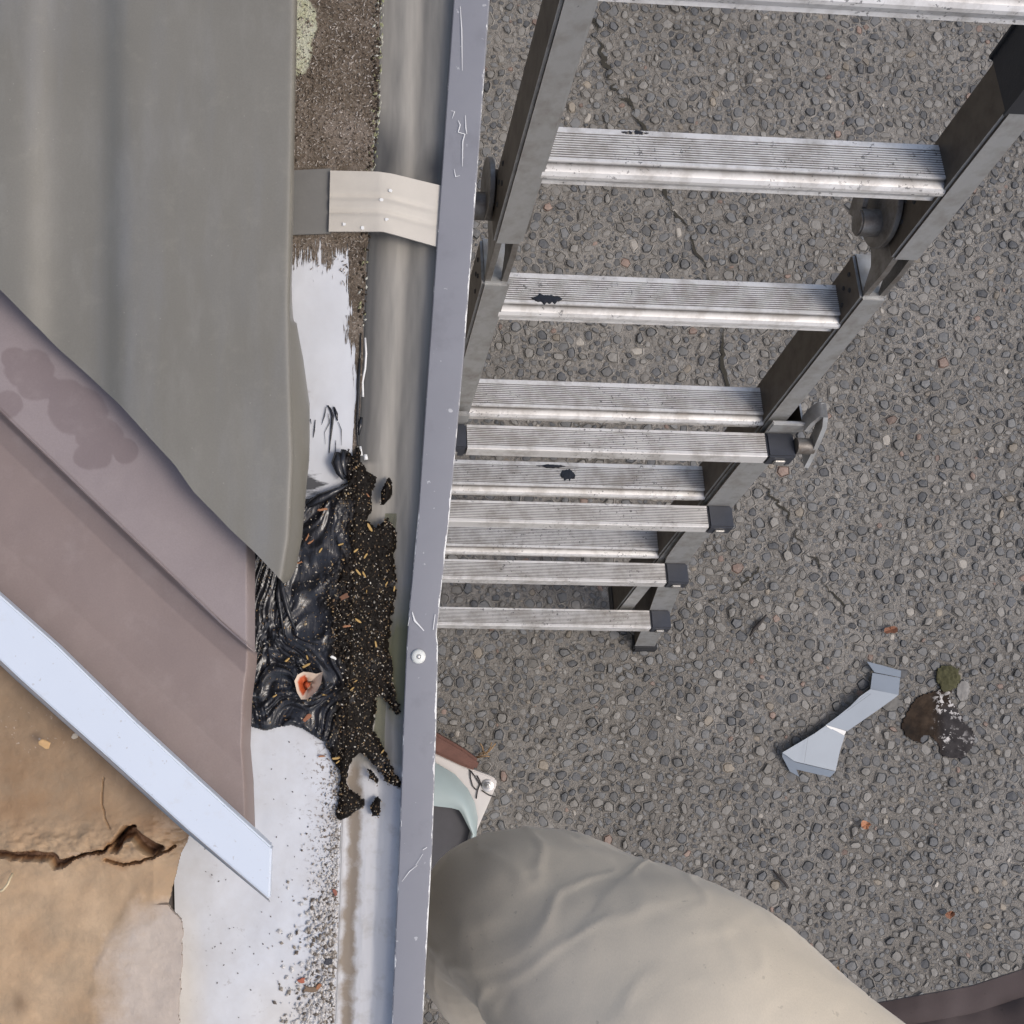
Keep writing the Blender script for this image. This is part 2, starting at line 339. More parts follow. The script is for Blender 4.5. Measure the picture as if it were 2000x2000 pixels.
def mat_cloth(name, c1, c2, sc=9):
    m = Mat(name); a = m.noise(sc, 4, 0.55); wv = m.noise(1.0, 2, vec=m.scale(m.pos(), (1500, 500, 900)))
    c = m.mix(a, c1, c2); c = m.mix(m.ramp(wv, [(0.4, 0.12), (0.6, 0.0)]), c, tuple(x * 0.6 for x in c1))
    c = m.mix(m.ramp(m.noise(160, 2), [(0.70, 0.0), (0.74, 0.35)]), c, tuple(x * 0.45 for x in c1))
    m.b.inputs['Sheen Weight'].default_value = 0.25
    f1 = m.noise(1.0, 3, 0.55, 0.6, vec=m.scale(m.pos(), (14, 30, 14))); f2 = m.noise(34, 4, 0.55, 0.8)
    return m.done(c, 0.9, 0, m.bump(m.math('ADD', m.math('ADD', m.math('MULTIPLY', f1, 0.7), m.math('MULTIPLY', f2, 0.45)), m.math('MULTIPLY', wv, 0.16)), 0.14, 0.006), 0.2)
def mat_patch():
    m = Mat('spalled_dirty_hole'); n = m.noise(28, 5, 0.65); k = m.noise(70, 4, 0.7)
    c = m.ramp(n, [(0.3, (0.008, 0.006, 0.005)), (0.5, (0.026, 0.017, 0.011)), (0.7, (0.055, 0.037, 0.024))])
    g = m.attr('grey'); c = m.mix(g, c, m.ramp(n, [(0.3, (0.014, 0.012, 0.013)), (0.7, (0.055, 0.05, 0.05))]))
    w = m.math('MULTIPLY', m.ramp(k, [(0.55, 0.0), (0.59, 1.0)]), m.attr('lime')); c = m.mix(w, c, (0.52, 0.50, 0.48))
    return m.done(c, 0.75, 0, m.bump(m.math('ADD', n, k), 0.3, 0.006), 0.15)
def mat_trim():
    m = Mat('white_trim_paint'); a = m.noise(12, 4, 0.6); b = m.noise(90, 4, 0.7)
    c = m.mix(a, (0.56, 0.61, 0.675), (0.64, 0.685, 0.74)); c = m.mix(m.ramp(b, [(0.58, 0.0), (0.8, 0.35)]), c, (0.50, 0.47, 0.43))
    c = m.mix(m.ramp(m.noise(300, 2), [(0.70, 0.0), (0.74, 0.4)]), c, (0.35, 0.30, 0.25)); return m.done(c, m.ramp(a, [(0.3, 0.45), (0.7, 0.32)]), 0, m.bump(m.noise(700, 2), 0.06, 0.0006))
MC = mat_concrete(); MP = mat_pebble(); MROOF = mat_roof(); MBR = mat_brown((0.245, 0.202, 0.196), (0.282, 0.238, 0.233), 'flashing_paint_sky_tint'); MBR2 = mat_brown((0.218, 0.168, 0.150), (0.252, 0.198, 0.180), 'flashing_paint_less_sky'); MLEDGE = mat_ledge(); MTR = mat_trough(); MLIP = mat_lip()  # flashing is one paint; its upper copy carries the sky reflection in its colour
MRUNG = mat_rung()
MRAIL = mat_alu('grey_aluminium_rail', (0.50, 0.505, 0.50), 0.7, (0.17, 0.15, 0.125), 0.42, (60, 60, 3))
MWEB = mat_alu('shaded_oxidised_rail_web', (0.125, 0.108, 0.088), 0.8, (0.05, 0.036, 0.026), 0.45, (60, 60, 3))  # side faces darkened: dim reflections and shading put into the colour, plus oxidation
MHINGE = mat_alu('dirty_steel_hinge', (0.27, 0.26, 0.245), 0.9, (0.07, 0.048, 0.03), 0.4, (60, 60, 6))
MCAP = plain('black_plastic_cap', (0.040, 0.044, 0.055), 0.45, 0, 0.25, 80, 0.15, 300)
MRUB = plain('black_rubber', (0.022, 0.023, 0.026), 0.7, 0, 0.3, 60, 0.2, 300)
MWCAP = mat_trim()
MSTRAP = plain('cream_strap_paint', (0.50, 0.465, 0.405), 0.5, 0, 0.09, 70, 0.12, 500)
MTONG = plain('dull_grey_strap', (0.17, 0.165, 0.15), 0.5, 0.2, 0.15, 60, 0.1, 400)
MSEAL = mat_sealant(); MGRIT = mat_attr('seed_and_grit', 0.55, 900); MBOARD = mat_board()
MTROU = mat_cloth('beige_cotton', (0.60, 0.52, 0.40), (0.66, 0.58, 0.455)); MJACK = mat_cloth('dark_brown_cloth', (0.060, 0.046, 0.044), (0.085, 0.066, 0.064), 30)
MZINC = plain('bluish_zinc_sheet', (0.205, 0.24, 0.285), 0.45, 0.1, 0.08, 25, 0.05, 300)
MWHITE = plain('white_coated_plate', (0.60, 0.57, 0.54), 0.5, 0, 0.08, 30, 0.05, 300)
MGREEN = plain('grey_green_moulding', (0.36, 0.43, 0.425), 0.4, 0, 0.06, 20, 0.03, 500)
MDARK = plain('charcoal_panel', (0.055, 0.054, 0.060), 0.5, 0, 0.2, 40, 0.1, 300)
MSTEEL = plain('zinc_bolt', (0.55, 0.54, 0.52), 0.35, 0.8, 0.15, 200)
MREDW = plain('red_brown_timber', (0.135, 0.062, 0.045), 0.75, 0, 0.4, 60, 0.5, 200)
MPALE = plain('white_chip_paint', (0.74, 0.74, 0.72), 0.5, 0, 0.05)
MCRACK = plain('crack_dirt', (0.035, 0.032, 0.024), 0.95, 0, 0.4, 90)
MPATCH = mat_patch(); MMOSS = plain('green_moss', (0.06, 0.058, 0.024), 0.9, 0, 0.5, 120, 0.9, 200)
MTWIG = plain('dark_twig', (0.035, 0.030, 0.028), 0.8, 0, 0.3, 200); MSTRAW = plain('dry_straw', (0.30, 0.19, 0.095), 0.7, 0, 0.3, 200)
MLEAF = plain('dry_brown_leaf', (0.20, 0.085, 0.045), 0.7, 0, 0.4, 150); MWALL = plain('house_wall_paint', (0.34, 0.32, 0.29), 0.8, 0, 0.1, 5, 0.2, 60)
def mat_petal():
    m = Mat('dried_petal'); r = m.attr('core'); n = m.noise(160, 3)
    c = m.mix(n, (0.50, 0.37, 0.27), (0.66, 0.55, 0.44)); c = m.mix(m.ramp(r, [(0.35, 0.0), (0.65, 1.0)]), c, (0.42, 0.075, 0.02)); return m.done(c, 0.55, 0, m.bump(n, 0.3, 0.001))
MPETAL = mat_petal()
def mat_water():
    m = Mat('thin_murky_water'); b = m.b
    b.inputs['Transmission Weight'].default_value = 0.9; b.inputs['IOR'].default_value = 1.33
    return m.done((0.55, 0.56, 0.42), 0.04)
MWATER = mat_water()
# ================================================================== GROUND
GX0, GX1, GY0, GY1 = -0.20, 2.30, -1.70, 1.80            # where pebbles are real geometry
def ground_z(x, y): return 0.003 * (fbm(x * 9, y * 9, 3) - 0.5) + 0.004 * (fbm(x * 40, y * 40, 5, 3) - 0.5)
nx, ny = 300, 350
xs = np.concatenate([[-30, -8, -2.5], np.linspace(GX0, GX1, nx), [3.5, 9, 30]]); ys = np.concatenate([[-30, -8, -3], np.linspace(GY0, GY1, ny), [3, 8, 30]])
gx, gy = np.meshgrid(xs, ys); P = np.stack([gx, gy, ground_z(gx, gy)], -1)
pavement = mk('pavement', P.reshape(-1, 3), [f[::-1] for f in gridfaces(*gx.shape)], MC, smooth=True, origin=False)
tag(pavement, 'grey exposed aggregate concrete paving with dark pebbles below the gutter', kind='structure')
# the hole where the concrete has broken out (photo, right of the offcut)
PATCH = [(1762, 1405), (1770, 1385), (1790, 1360), (1815, 1352), (1835, 1345), (1843, 1330), (1858, 1335), (1862, 1350), (1852, 1362), (1870, 1385), (1885, 1410), (1905, 1435), (1898, 1462), (1880, 1480), (1845, 1482), (1832, 1470), (1830, 1450), (1815, 1438), (1800, 1440), (1797, 1455), (1780, 1445), (1765, 1435), (1757, 1420)]
PW = [tuple(at(u, v, 0)[:2]) for u, v in PATCH]
# pebbles: jittered hex packing
def pebble_mesh(n=8, seed=0):
    """a stone set in a raised collar of cement; returns verts, faces and a stone mask"""
    rr = random.Random(seed); V = []; F = []; A = []; q = rr.choice((0.7, 0.95, 1.2, 1.5, 1.8))
    ang = [2 * math.pi * (k + rr.uniform(-0.3, 0.3)) / n for k in range(n)]; prof = [rr.uniform(0.78, 1.16) for _ in range(n)]
    lift = rr.uniform(-0.5, 0.5); la = rr.uniform(0, 6.283)
    for rad, z, st in ((1.50, -0.35, 0), (1.20, 0.80, 0), (1.00, -0.05, 1), (0.84, 0.85 * q, 1)):
        for a, p in zip(ang, prof):
            jz = rr.uniform(0.3, 1.3) if rad == 1.20 else 1.0; zt = z * jz + (lift * math.cos(a - la) if rad < 0.9 else 0); V.append((math.cos(a) * rad * p, math.sin(a) * rad * p, zt)); A.append(st)
    V.append((0, 0, 1.08 * q)); A.append(1)
    for l in range(3):
        for k in range(n): F.append((l * n + k, l * n + (k + 1) % n, (l + 1) * n + (k + 1) % n, (l + 1) * n + k))
    for k in range(n): F.append((3 * n + k, 3 * n + (k + 1) % n, len(V) - 1))
    return np.array(V), F, np.array(A, float)
PEBS = [pebble_mesh(7, 40 + k) for k in range(24)]
def pebble_color():
    t = random.random(); j = random.uniform(0.75, 1.25)
    if t < 0.20: c = (0.082, 0.087, 0.094)
    elif t < 0.62: c = (0.135, 0.138, 0.139)
    elif t < 0.955: c = (0.195, 0.187, 0.172)
    elif t < 0.975: c = (0.225, 0.195, 0.155)
    elif t < 0.985: c = (0.36, 0.335, 0.295)
    else: c = (0.22, 0.155, 0.125)
    return tuple(x * j for x in c)
pts = []
for _ in range(200000):
    pts.append((random.uniform(GX0, GX1), random.uniform(GY0, GY1), min(0.0135, max(0.0030, random.lognormvariate(math.log(0.0054), 0.42)))))
arr = np.array(pts); inp = inside(arr[:, 0], arr[:, 1], PW); arr = arr[~inp]
order = np.argsort(-arr[:, 2]); arr = arr[order]
# drop pebbles that overlap a bigger one too much (grid hash)
cell = {}; keepers = []
for x, y, s_ in arr:
    k = (int(x // 0.0245), int(y // 0.0245)); ok = True
    for a in (-1, 0, 1):
        for b in (-1, 0, 1):
            for (x2, y2, s2) in cell.get((k[0] + a, k[1] + b), ()):
                if (x - x2) ** 2 + (y - y2) ** 2 < (0.90 * (s_ + s2)) ** 2: ok = False; break
            if not ok: break
        if not ok: break
    if ok: cell.setdefault(k, []).append((x, y, s_)); keepers.append((x, y, s_))
arr = np.array(keepers); GZ = ground_z(arr[:, 0], arr[:, 1])
def project(X):
    x, y, z = X[0], X[1], X[2] - H
    yc, zc = y * CT + z * ST, -y * ST + z * CT
    return U0 + FPX * x / -zc, V0 - FPX * yc / -zc
GUT = [(0, 905), (2000, 800)]
single = []
for k, (x, y, s_) in enumerate(arr):
    if len(single) >= 300: break
    u, v = project((x, y, 0))
    if 0 < v < 1995 and 960 < u < 2000: single.append(k)
single = set(single)
peb_shared = {}
def pebble_xf(s_):
    a = random.uniform(0, 6.283); e = random.uniform(0.55, 1.0); hgt = random.uniform(0.17, 0.32) * s_
    tx, ty = random.gauss(0, 0.10), random.gauss(0, 0.10); return a, e, hgt, tx, ty
V = []; F = []; Cc = []; Sc = []; off = 0
PCOL = [pebble_color() for _ in range(14)]
def shared_pebble(si, ci):
    if (si, ci) not in peb_shared:
        Vv, Ff, Aa = PEBS[si]; me = bpy.data.meshes.new('pebble'); me.from_pydata(Vv.tolist(), [], Ff)
        at_ = me.attributes.new('col', 'FLOAT_COLOR', 'POINT'); at_.data.foreach_set('color', np.tile([*PCOL[ci], 1.0], len(Vv))); a2_ = me.attributes.new('stone', 'FLOAT', 'POINT'); a2_.data.foreach_set('value', Aa)
        me.materials.append(MP); peb_shared[(si, ci)] = me
    return peb_shared[(si, ci)]
for k, (x, y, s_) in enumerate(arr):
    a, e, hgt, tx, ty = pebble_xf(s_); si = random.randrange(24); z0 = GZ[k] + 0.0002
    if k in single:
        o = bpy.data.objects.new('pebble', shared_pebble(si, random.randrange(14))); COL.objects.link(o)
        o.location = (x, y, z0); o.rotation_euler = (tx * 0.6, ty * 0.6, a); o.scale = (s_, s_ * e, hgt); o.parent = pavement; continue
    Vv, Ff, Aa = PEBS[si]; q = Vv * [s_, s_ * e, hgt]; ca, sa = math.cos(a), math.sin(a)
    X = q[:, 0] * ca - q[:, 1] * sa; Y = q[:, 0] * sa + q[:, 1] * ca; Z = q[:, 2] + (X * tx + Y * ty) * 0.6
    V.append(np.stack([X + x, Y + y, Z + z0], -1)); F.append(off); Cc.append(np.tile(pebble_color(), (len(Vv), 1))); Sc.append(Aa); off += len(Vv)
Q0 = np.array([f for f in PEBS[0][1] if len(f) == 4]); T0 = np.array([f for f in PEBS[0][1] if len(f) == 3]); offs = np.array(F)
quads = (Q0[None] + offs[:, None, None]).reshape(-1, 4); tris = (T0[None] + offs[:, None, None]).reshape(-1, 3); Vall = np.concatenate(V)
me = bpy.data.meshes.new('pebbles'); me.vertices.add(len(Vall)); me.vertices.foreach_set('co', Vall.ravel()); me.loops.add(quads.size + tris.size)
me.loops.foreach_set('vertex_index', np.concatenate([quads.ravel(), tris.ravel()])); me.polygons.add(len(quads) + len(tris))
me.polygons.foreach_set('loop_start', np.concatenate([np.arange(len(quads)) * 4, quads.size + np.arange(len(tris)) * 3]))
a_ = me.attributes.new('col', 'FLOAT_COLOR', 'POINT'); cc = np.concatenate(Cc); a_.data.foreach_set('color', np.c_[cc, np.ones(len(cc))].ravel()); a_ = me.attributes.new('stone', 'FLOAT', 'POINT'); a_.data.foreach_set('value', np.concatenate(Sc))
me.materials.append(MP); me.update(calc_edges=True); me.validate(); me.polygons.foreach_set('use_smooth', [False] * len(me.polygons)); rest = bpy.data.objects.new('pebbles', me); COL.objects.link(rest); rest.parent = pavement; tag(rest, kind='stuff'); print('pebbles', len(offs))
# cracks filled with dirt
def crack(pts, wid):
    pts = np.array(pts, float); t = np.linspace(0, len(pts) - 1, len(pts) * 14); u = np.interp(t, range(len(pts)), pts[:, 0]); v = np.interp(t, range(len(pts)), pts[:, 1])
    u = u + 16 * (fbm(t * 4.3, t * 0 + 3, 5) - 0.5) * 2; v = v + 10 * (fbm(t * 4.7, t * 0 + 8, 9) - 0.5) * 2
    c = atA(u, v, 0.0)[:, :2]; d = np.gradient(c, axis=0); d /= np.linalg.norm(d, axis=1, keepdims=True) + 1e-9; nn = np.stack([-d[:, 1], d[:, 0]], -1)
    wv = wid * np.clip(2.6 * fbm(t * 3.1, t * 0 + 1, 21) - 0.75, 0.06, 1.3); wv[0] = wv[-1] = 0.0003
    z = ground_z(c[:, 0], c[:, 1]) + 0.0050
    A = np.concatenate([np.concatenate([c + nn * wv[:, None], z[:, None]], 1), np.concatenate([c - nn * wv[:, None], z[:, None]], 1)]); n = len(c)
    mk('crack', A, [(i, i + 1, n + i + 1, n + i) for i in range(n - 1)], MCRACK, pavement)
crack([(1160, 40), (1172, 95), (1190, 150), (1215, 190), (1250, 245), (1285, 330), (1310, 400), (1340, 450), (1390, 560), (1412, 640), (1425, 760), (1430, 800)], 0.0040)
crack([(1470, 925), (1500, 960), (1540, 1010), (1580, 1080), (1620, 1160), (1680, 1230)], 0.0022)
crack([(1390, 1180), (1440, 1150), (1480, 1110)], 0.0018)
# broken-out hole
u_ = np.linspace(1745, 1920, 60); v_ = np.linspace(1320, 1495, 60); uu, vv = np.meshgrid(u_, v_)
msk = inside(uu + 10 * (fbm(uu / 14, vv / 14, 2) - 0.5), vv + 10 * (fbm(uu / 14, vv / 14, 6) - 0.5), PATCH); dep = blur(msk.astype(float), 2)
P = atA(uu, vv, 0.0); P[..., 2] = 0.0042 + 0.005 * dep * (fbm(uu / 12, vv / 12, 8) - 0.3)
kp = (msk[:-1, :-1] & msk[1:, 1:] & msk[1:, :-1] & msk[:-1, 1:])
gq = np.clip((uu - 1825) / 20, 0, 1) * np.clip((vv - 1370) / 15, 0, 1); lime = np.clip(fbm(uu / 30, vv / 30, 31) * 3 - 1.1, 0, 1) * np.clip((uu - 1815) / 20, 0, 1)
o = surf('broken_patch', P, MPATCH, pavement, kp, 0.004, True, {'grey': gq, 'lime': lime}); tag(o, 'dark brown broken hole in the paving with white lime flecks')
def clump(name, cu, cv, ru, rv, hgt, mat, parent, seed):
    u_ = np.linspace(cu - ru, cu + ru, 26); v_ = np.linspace(cv - rv, cv + rv, 26); uu, vv = np.meshgrid(u_, v_)
    d = ((uu - cu) / ru) ** 2 + ((vv - cv) / rv) ** 2 + 1.1 * (fbm(uu / 9, vv / 9, seed) - 0.5); k = d < 0.85
    P = atA(uu, vv, 0.0); P[..., 2] = 0.005 + hgt * np.clip(1 - d, 0, 1) ** 0.6 * (0.5 + fbm(uu / 4, vv / 4, seed + 3))
    kp = k[:-1, :-1] & k[1:, 1:] & k[1:, :-1] & k[:-1, 1:]
    return surf(name, P, mat, parent, kp, 0.004)
tag(clump('moss', 1850, 1324, 25, 29, 0.007, MMOSS, pavement, 4), 'small green moss clump at the top of the broken hole')
clump('lime_stain', 1880, 1348, 14, 22, 0.002, plain('lime_bloom', (0.24, 0.23, 0.215), 0.9, 0, 0.5, 60), pavement, 15)
clump('lime_stain', 1738, 1372, 26, 16, 0.003, plain('lime_bloom_dark', (0.13, 0.125, 0.115), 0.7, 0, 0.5, 60), pavement, 19)

# ================================================================== HOUSE EDGE
ZL = 2.0                                   # height of the ledge and the gutter lip
LIPL = [(-500, 920), (0, 886), (350, 862), (690, 838), (1000, 817), (1200, 798), (1260, 794), (1400, 788), (1650, 780), (2000, 765), (2600, 738)]
LIPR = [(-500, 992), (0, 957), (350, 932), (690, 907), (1000, 879), (1200, 857), (1240, 853), (1260, 856), (1400, 853), (1650, 845), (2000, 826), (2600, 800)]
LEDR = [(-500, 752), (0, 742), (200, 737), (380, 724), (500, 716), (600, 711), (700, 708), (800, 703), (880, 697), (1000, 692), (1300, 682), (1500, 670), (1640, 665), (1800, 660), (2000, 653), (2600, 634)]
LEDL = [(-500, 440), (0, 440), (1200, 420), (1500, 370), (1650, 343), (1700, 340), (2000, 345), (2600, 352)]
# house wall below the eave, so the shade under it is real
A_, B_ = at(520, -900, ZL), at(260, 3200, ZL)
wall = prism('house_wall', [(A_[0], A_[1] + 3, 1.93), (A_[0] - 0.25, A_[1] + 3, 1.93), (B_[0] - 0.25, B_[1] - 3, 1.93), (B_[0], B_[1] - 3, 1.93)], 1.96, MWALL)
tag(wall, 'painted house wall under the eave behind the gutter', 'wall')
# ---- ledge
v_ = np.concatenate([np.linspace(-500, -20, 12), np.linspace(0, 2000, 400), np.linspace(2020, 2600, 12)]); s_ = np.linspace(0, 1, 90)
vv, ss = np.meshgrid(v_, s_, indexing='ij'); uu = lerp_tab(LEDL, vv) + (lerp_tab(LEDR, vv) - lerp_tab(LEDL, vv)) * ss
uu = uu + np.where(ss > 0.97, 5 * (fbm(vv / 18, vv * 0, 12) - 0.5), 0)
P = atA(uu, vv, ZL); P[..., 2] += 0.0012 * (fbm(uu / 60, vv / 60, 3) - 0.5)
lich = np.clip(1.15 - (vv - 395) / 165, -0.7, 1.4)
lich = np.maximum(lich, np.clip(1.30 - (vv - 600) / 180, -1, 1) * np.clip((uu - 652) / 50, 0, 1) * 0.92)
lich = np.maximum(lich, 1.0 * np.clip((uu - lerp_tab(LEDR, vv) + 16) / 10, 0, 1) * (vv < 1100) - 0.2)
green = np.clip(1 - np.hypot((uu - 585) / 38, (vv - 70) / 110), 0, 1) * 1.5
dirt = np.clip((uu - lerp_tab(LEDR, vv) + 120) / 120, 0, 1.1) * np.clip((vv - 1380) / 60, 0, 1); dirt = np.maximum(dirt, 0.30 * (vv > 1400))
dirt = np.maximum(dirt, 0.42 * np.exp(-((uu - 590) ** 2 + (vv - 770) ** 2) / 30 ** 2))
cream = np.clip(1 - np.hypot((uu - 350) / 60, (vv - 1950) / 220), 0, 1) * 1.4 + 0.8 * np.clip(1 - np.hypot((uu - 560) / 120, (vv - 1990) / 120), 0, 1)
smear = np.clip(1.1 - np.hypot((uu - 598) / 60, (vv - 945) / 42), -1, 1) + 0; smear = np.maximum(smear, np.clip(1.0 - np.hypot((uu - 640) / 40, (vv - 1455) / 26), -1, 1) - 0.2)
at6 = {'lichen': lich, 'green': green, 'dirt': dirt, 'cream': np.clip(cream, 0, 1), 'smear': smear}
ledge = surf('gutter_ledge', P, MLEDGE, None, None, 0.004, True, at6)
tag(ledge, 'long painted ledge beside the gutter, brown with lichen above and brushed white below', 'ledge')
# ---- gutter: trough + lip
gut = empty('gutter', at(800, 1000, 1.93))
tag(gut, 'grey metal roof gutter with a violet grey lip running along the eave', 'gutter')
PROF = [(0.0, -0.0045), (0.02, -0.013), (0.08, -0.0165), (0.2, -0.0165), (0.32, -0.0152), (0.42, -0.0149), (0.52, -0.0160), (0.60, -0.0167), (0.68, -0.0148), (0.80, -0.0112), (0.92, -0.0090), (1.0, -0.0068)]
_ts = np.linspace(0, 1, 401); _tz = lerp_tab(PROF, _ts); _tz = np.convolve(np.pad(_tz, 24, mode='edge'), np.hanning(49) / np.hanning(49).sum(), 'valid'); _tz[:8] = lerp_tab(PROF, _ts[:8])
def trough_z(s): return ZL + np.interp(s, _ts, _tz)
v_ = np.concatenate([np.linspace(-500, -20, 8), np.linspace(0, 2000, 220), np.linspace(2020, 2600, 8)])
s_ = np.array(sorted(set([p[0] for p in PROF] + list(np.linspace(0, 1, 60)))))
vv, ss = np.meshgrid(v_, s_, indexing='ij')
E0 = atA(lerp_tab(LEDR, vv), vv, ZL); E1 = atA(lerp_tab(LIPL, vv) + 4, vv, ZL)
P = E0 + (E1 - E0) * ss[..., None]; P[..., 2] = trough_z(ss) + 0.0015 * (fbm(ss * 6, vv / 70, 7) - 0.5)
low = np.clip((vv - 1440) / 120, -0.3, 1.3) ; low = np.maximum(low, 0.55 * np.clip(1 - np.hypot((ss - 0.25) / 0.25, (vv - 960) / 70), 0, 1))
slime = np.clip(1.2 - np.abs(vv - 1290) / 170, 0, 1.1) * np.clip((ss - 0.45) * 3, 0, 1); silt = np.exp(-((ss - 0.20 - 0.14 * (fbm(vv / 45, vv * 0, 33) - 0.5)) / (0.10 + 0.14 * fbm(vv / 30, vv * 0 + 5, 37))) ** 2) * (vv > 1480) * 0.95
dark_tone = np.clip(1 - np.hypot((ss - 0.15) / 0.42, (vv - 300) / 110), 0, 1) + np.clip(1 - np.hypot((ss - 0.85) / 0.25, (vv - 320) / 60), 0, 1) * 0.9 + np.exp(-(ss / 0.16) ** 2) * 0.6 * (vv < 1400) + 0.6 * np.exp(-((ss - 0.1) / 0.2) ** 2) * ((vv > 440) & (vv < 900)) + 0.35 * np.exp(-((ss - 0.6) / 0.07) ** 2) * (vv < 1250)  # darker along the ledge side, around the strap and down the middle groove
P2 = P
tr = surf('trough', P, MTR, gut, None, 0.0012, True, {'low': low, 'slime': slime, 'silt': silt, 'dark_tone': np.clip(dark_tone, 0, 1)})
tag(tr, 'taupe gutter inside, whiter at the near end')
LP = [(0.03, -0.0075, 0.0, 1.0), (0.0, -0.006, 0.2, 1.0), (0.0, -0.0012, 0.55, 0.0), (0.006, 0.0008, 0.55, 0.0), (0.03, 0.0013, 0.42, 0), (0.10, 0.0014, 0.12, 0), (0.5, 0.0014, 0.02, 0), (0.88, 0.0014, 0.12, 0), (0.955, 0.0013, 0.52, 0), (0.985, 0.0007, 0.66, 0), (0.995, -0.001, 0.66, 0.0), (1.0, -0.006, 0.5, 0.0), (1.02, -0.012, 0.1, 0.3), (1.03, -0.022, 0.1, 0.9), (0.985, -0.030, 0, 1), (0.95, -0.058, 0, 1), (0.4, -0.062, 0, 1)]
v_ = np.concatenate([np.linspace(-500, -20, 8), np.linspace(0, 2000, 240), np.linspace(2020, 2600, 8)])
sp_ = np.array([p[0] for p in LP]); zp = np.array([p[1] for p in LP]); ep = np.array([p[2] for p in LP]); un = np.array([p[3] for p in LP])
E0 = atA(lerp_tab(LIPL, v_), v_, ZL); E1 = atA(lerp_tab(LIPR, v_), v_, ZL)
P = E0[:, None] + (E1 - E0)[:, None] * sp_[None, :, None]; P[..., 2] = ZL + zp[None] + 0.0007 * (fbm(v_ / 120, v_ * 0, 4) - 0.5)[:, None]
ed = np.tile(ep, (len(v_), 1)) + 0.16 * np.clip((v_[:, None] - 820) / 200, 0, 1) * (np.tile(ep, (len(v_), 1)) > 0.25) - 0.05; ed[:, 8:11] += 0.10 * ((v_ > 300) & (v_ < 620))[:, None]
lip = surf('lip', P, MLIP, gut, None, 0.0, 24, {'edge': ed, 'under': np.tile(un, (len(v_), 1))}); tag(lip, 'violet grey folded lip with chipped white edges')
def ribbon(name, pts, wid, z, mat, parent):
    c = np.array([at(u, v, z) for u, v in pts]); d = np.gradient(c[:, :2], axis=0); d /= np.linalg.norm(d, axis=1, keepdims=True) + 1e-9
    nn = np.stack([-d[:, 1], d[:, 0], 0 * d[:, 0]], -1); wv = np.full(len(c), wid); wv[0] = wv[-1] = wid * 0.4; n = len(c)
    return mk(name, np.concatenate([c + nn * wv[:, None], c - nn * wv[:, None]]), [(i, i + 1, n + i + 1, n + i) for i in range(n - 1)], mat, parent)
ZS = ZL + 0.0026
for pts, wd in (([(899, 12), (902, 60), (903, 138)], 0.00035), ([(881, 216), (888, 218), (883, 232)], 0.0003), ([(895, 235), (899, 244), (895, 258), (908, 262), (904, 276), (903, 325)], 0.0004), ([(909, 225), (910, 250), (912, 262)], 0.00035), ([(887, 330), (890, 345), (898, 343)], 0.0004), ([(805, 1195), (810, 1212), (828, 1232)], 0.0007), ([(800, 1205), (797, 1222)], 0.0004), ([(812, 1690), (826, 1668)], 0.0003), ([(785, 1722), (800, 1702), (815, 1690)], 0.00025), ([(826, 1660), (834, 1655)], 0.0006), ([(850, 1200), (846, 1230)], 0.0007)):
    ribbon('scratch', pts, wd, ZS, MPALE, lip)
# rivet on the lip joint
def lathe(name, c, prof, mat, parent=None, seg=24):
    V = []; F = []
    for r, z in prof:
        for k in range(seg): V.append((c[0] + r * math.cos(2 * math.pi * k / seg), c[1] + r * math.sin(2 * math.pi * k / seg), c[2] + z))
    for i in range(len(prof) - 1):
        for k in range(seg): k2 = (k + 1) % seg; F.append((i * seg + k, i * seg + k2, (i + 1) * seg + k2, (i + 1) * seg + k))
    F.append(tuple((len(prof) - 1) * seg + k for k in range(seg)))
    return mk(name, V, F, mat, parent, auto=50)
rc = at(817, 1282, ZL + 0.0016)
rv = lathe('rivet', rc, [(0.0054, 0), (0.0054, 0.0006), (0.0046, 0.0016), (0.003, 0.0022), (0.0019, 0.0023), (0.0016, 0.0012), (0.0013, 0.0008)], plain('white_rivet', (0.70, 0.71, 0.66), 0.35), lip); tag(rv, 'white dome rivet')
lathe('rivet_pin', rc + [0, 0, 0.001], [(0.0015, 0), (0.0013, 0.0006), (0.0007, 0.0008)], MSTEEL, rv, 12)
# murky water lying in the gutter
v_ = np.linspace(1000, 1470, 60); s_ = np.linspace(0.44, 0.92, 14); vv, ss = np.meshgrid(v_, s_, indexing='ij')
E0 = atA(lerp_tab(LEDR, vv), vv, ZL); E1 = atA(lerp_tab(LIPL, vv) + 4, vv, ZL); P = E0 + (E1 - E0) * ss[..., None]; P[..., 2] = ZL - 0.0154
wat = surf('gutter_water', P, MWATER, None); tag(wat, 'shallow murky water lying in the gutter beside the black sealant', kind='structure')
# ---- strap bracket across the gutter
br = empty('gutter_strap', at(700, 395, ZL)); tag(br, 'cream painted metal strap bridging the ledge and gutter under the lip', 'bracket')
u_ = np.linspace(0, 1, 40); s_ = np.linspace(0, 1, 30); ss, tt = np.meshgrid(s_, u_, indexing='ij')
uu = 645 + tt * 219 - 3 * ss; vt = lerp_tab([(0, 333), (0.42, 335), (0.55, 339), (1, 363)], tt); vb = lerp_tab([(0, 452), (0.48, 452), (0.6, 459), (1, 484)], tt)
vv = vt + (vb - vt) * ss; zz = ZL + 0.008 + lerp_tab([(0, 0.0), (0.45, 0.0012), (0.55, 0.0), (1, -0.010)], tt)
zz = zz - 0.0017 * (np.exp(-((ss - 0.43) / 0.035) ** 2) + np.exp(-((ss - 0.68) / 0.035) ** 2)) * lerp_tab([(0, 1), (0.8, 0.8), (1, 0)], tt) + 0.0008 * (fbm(tt * 4, ss * 4, 5) - 0.5)
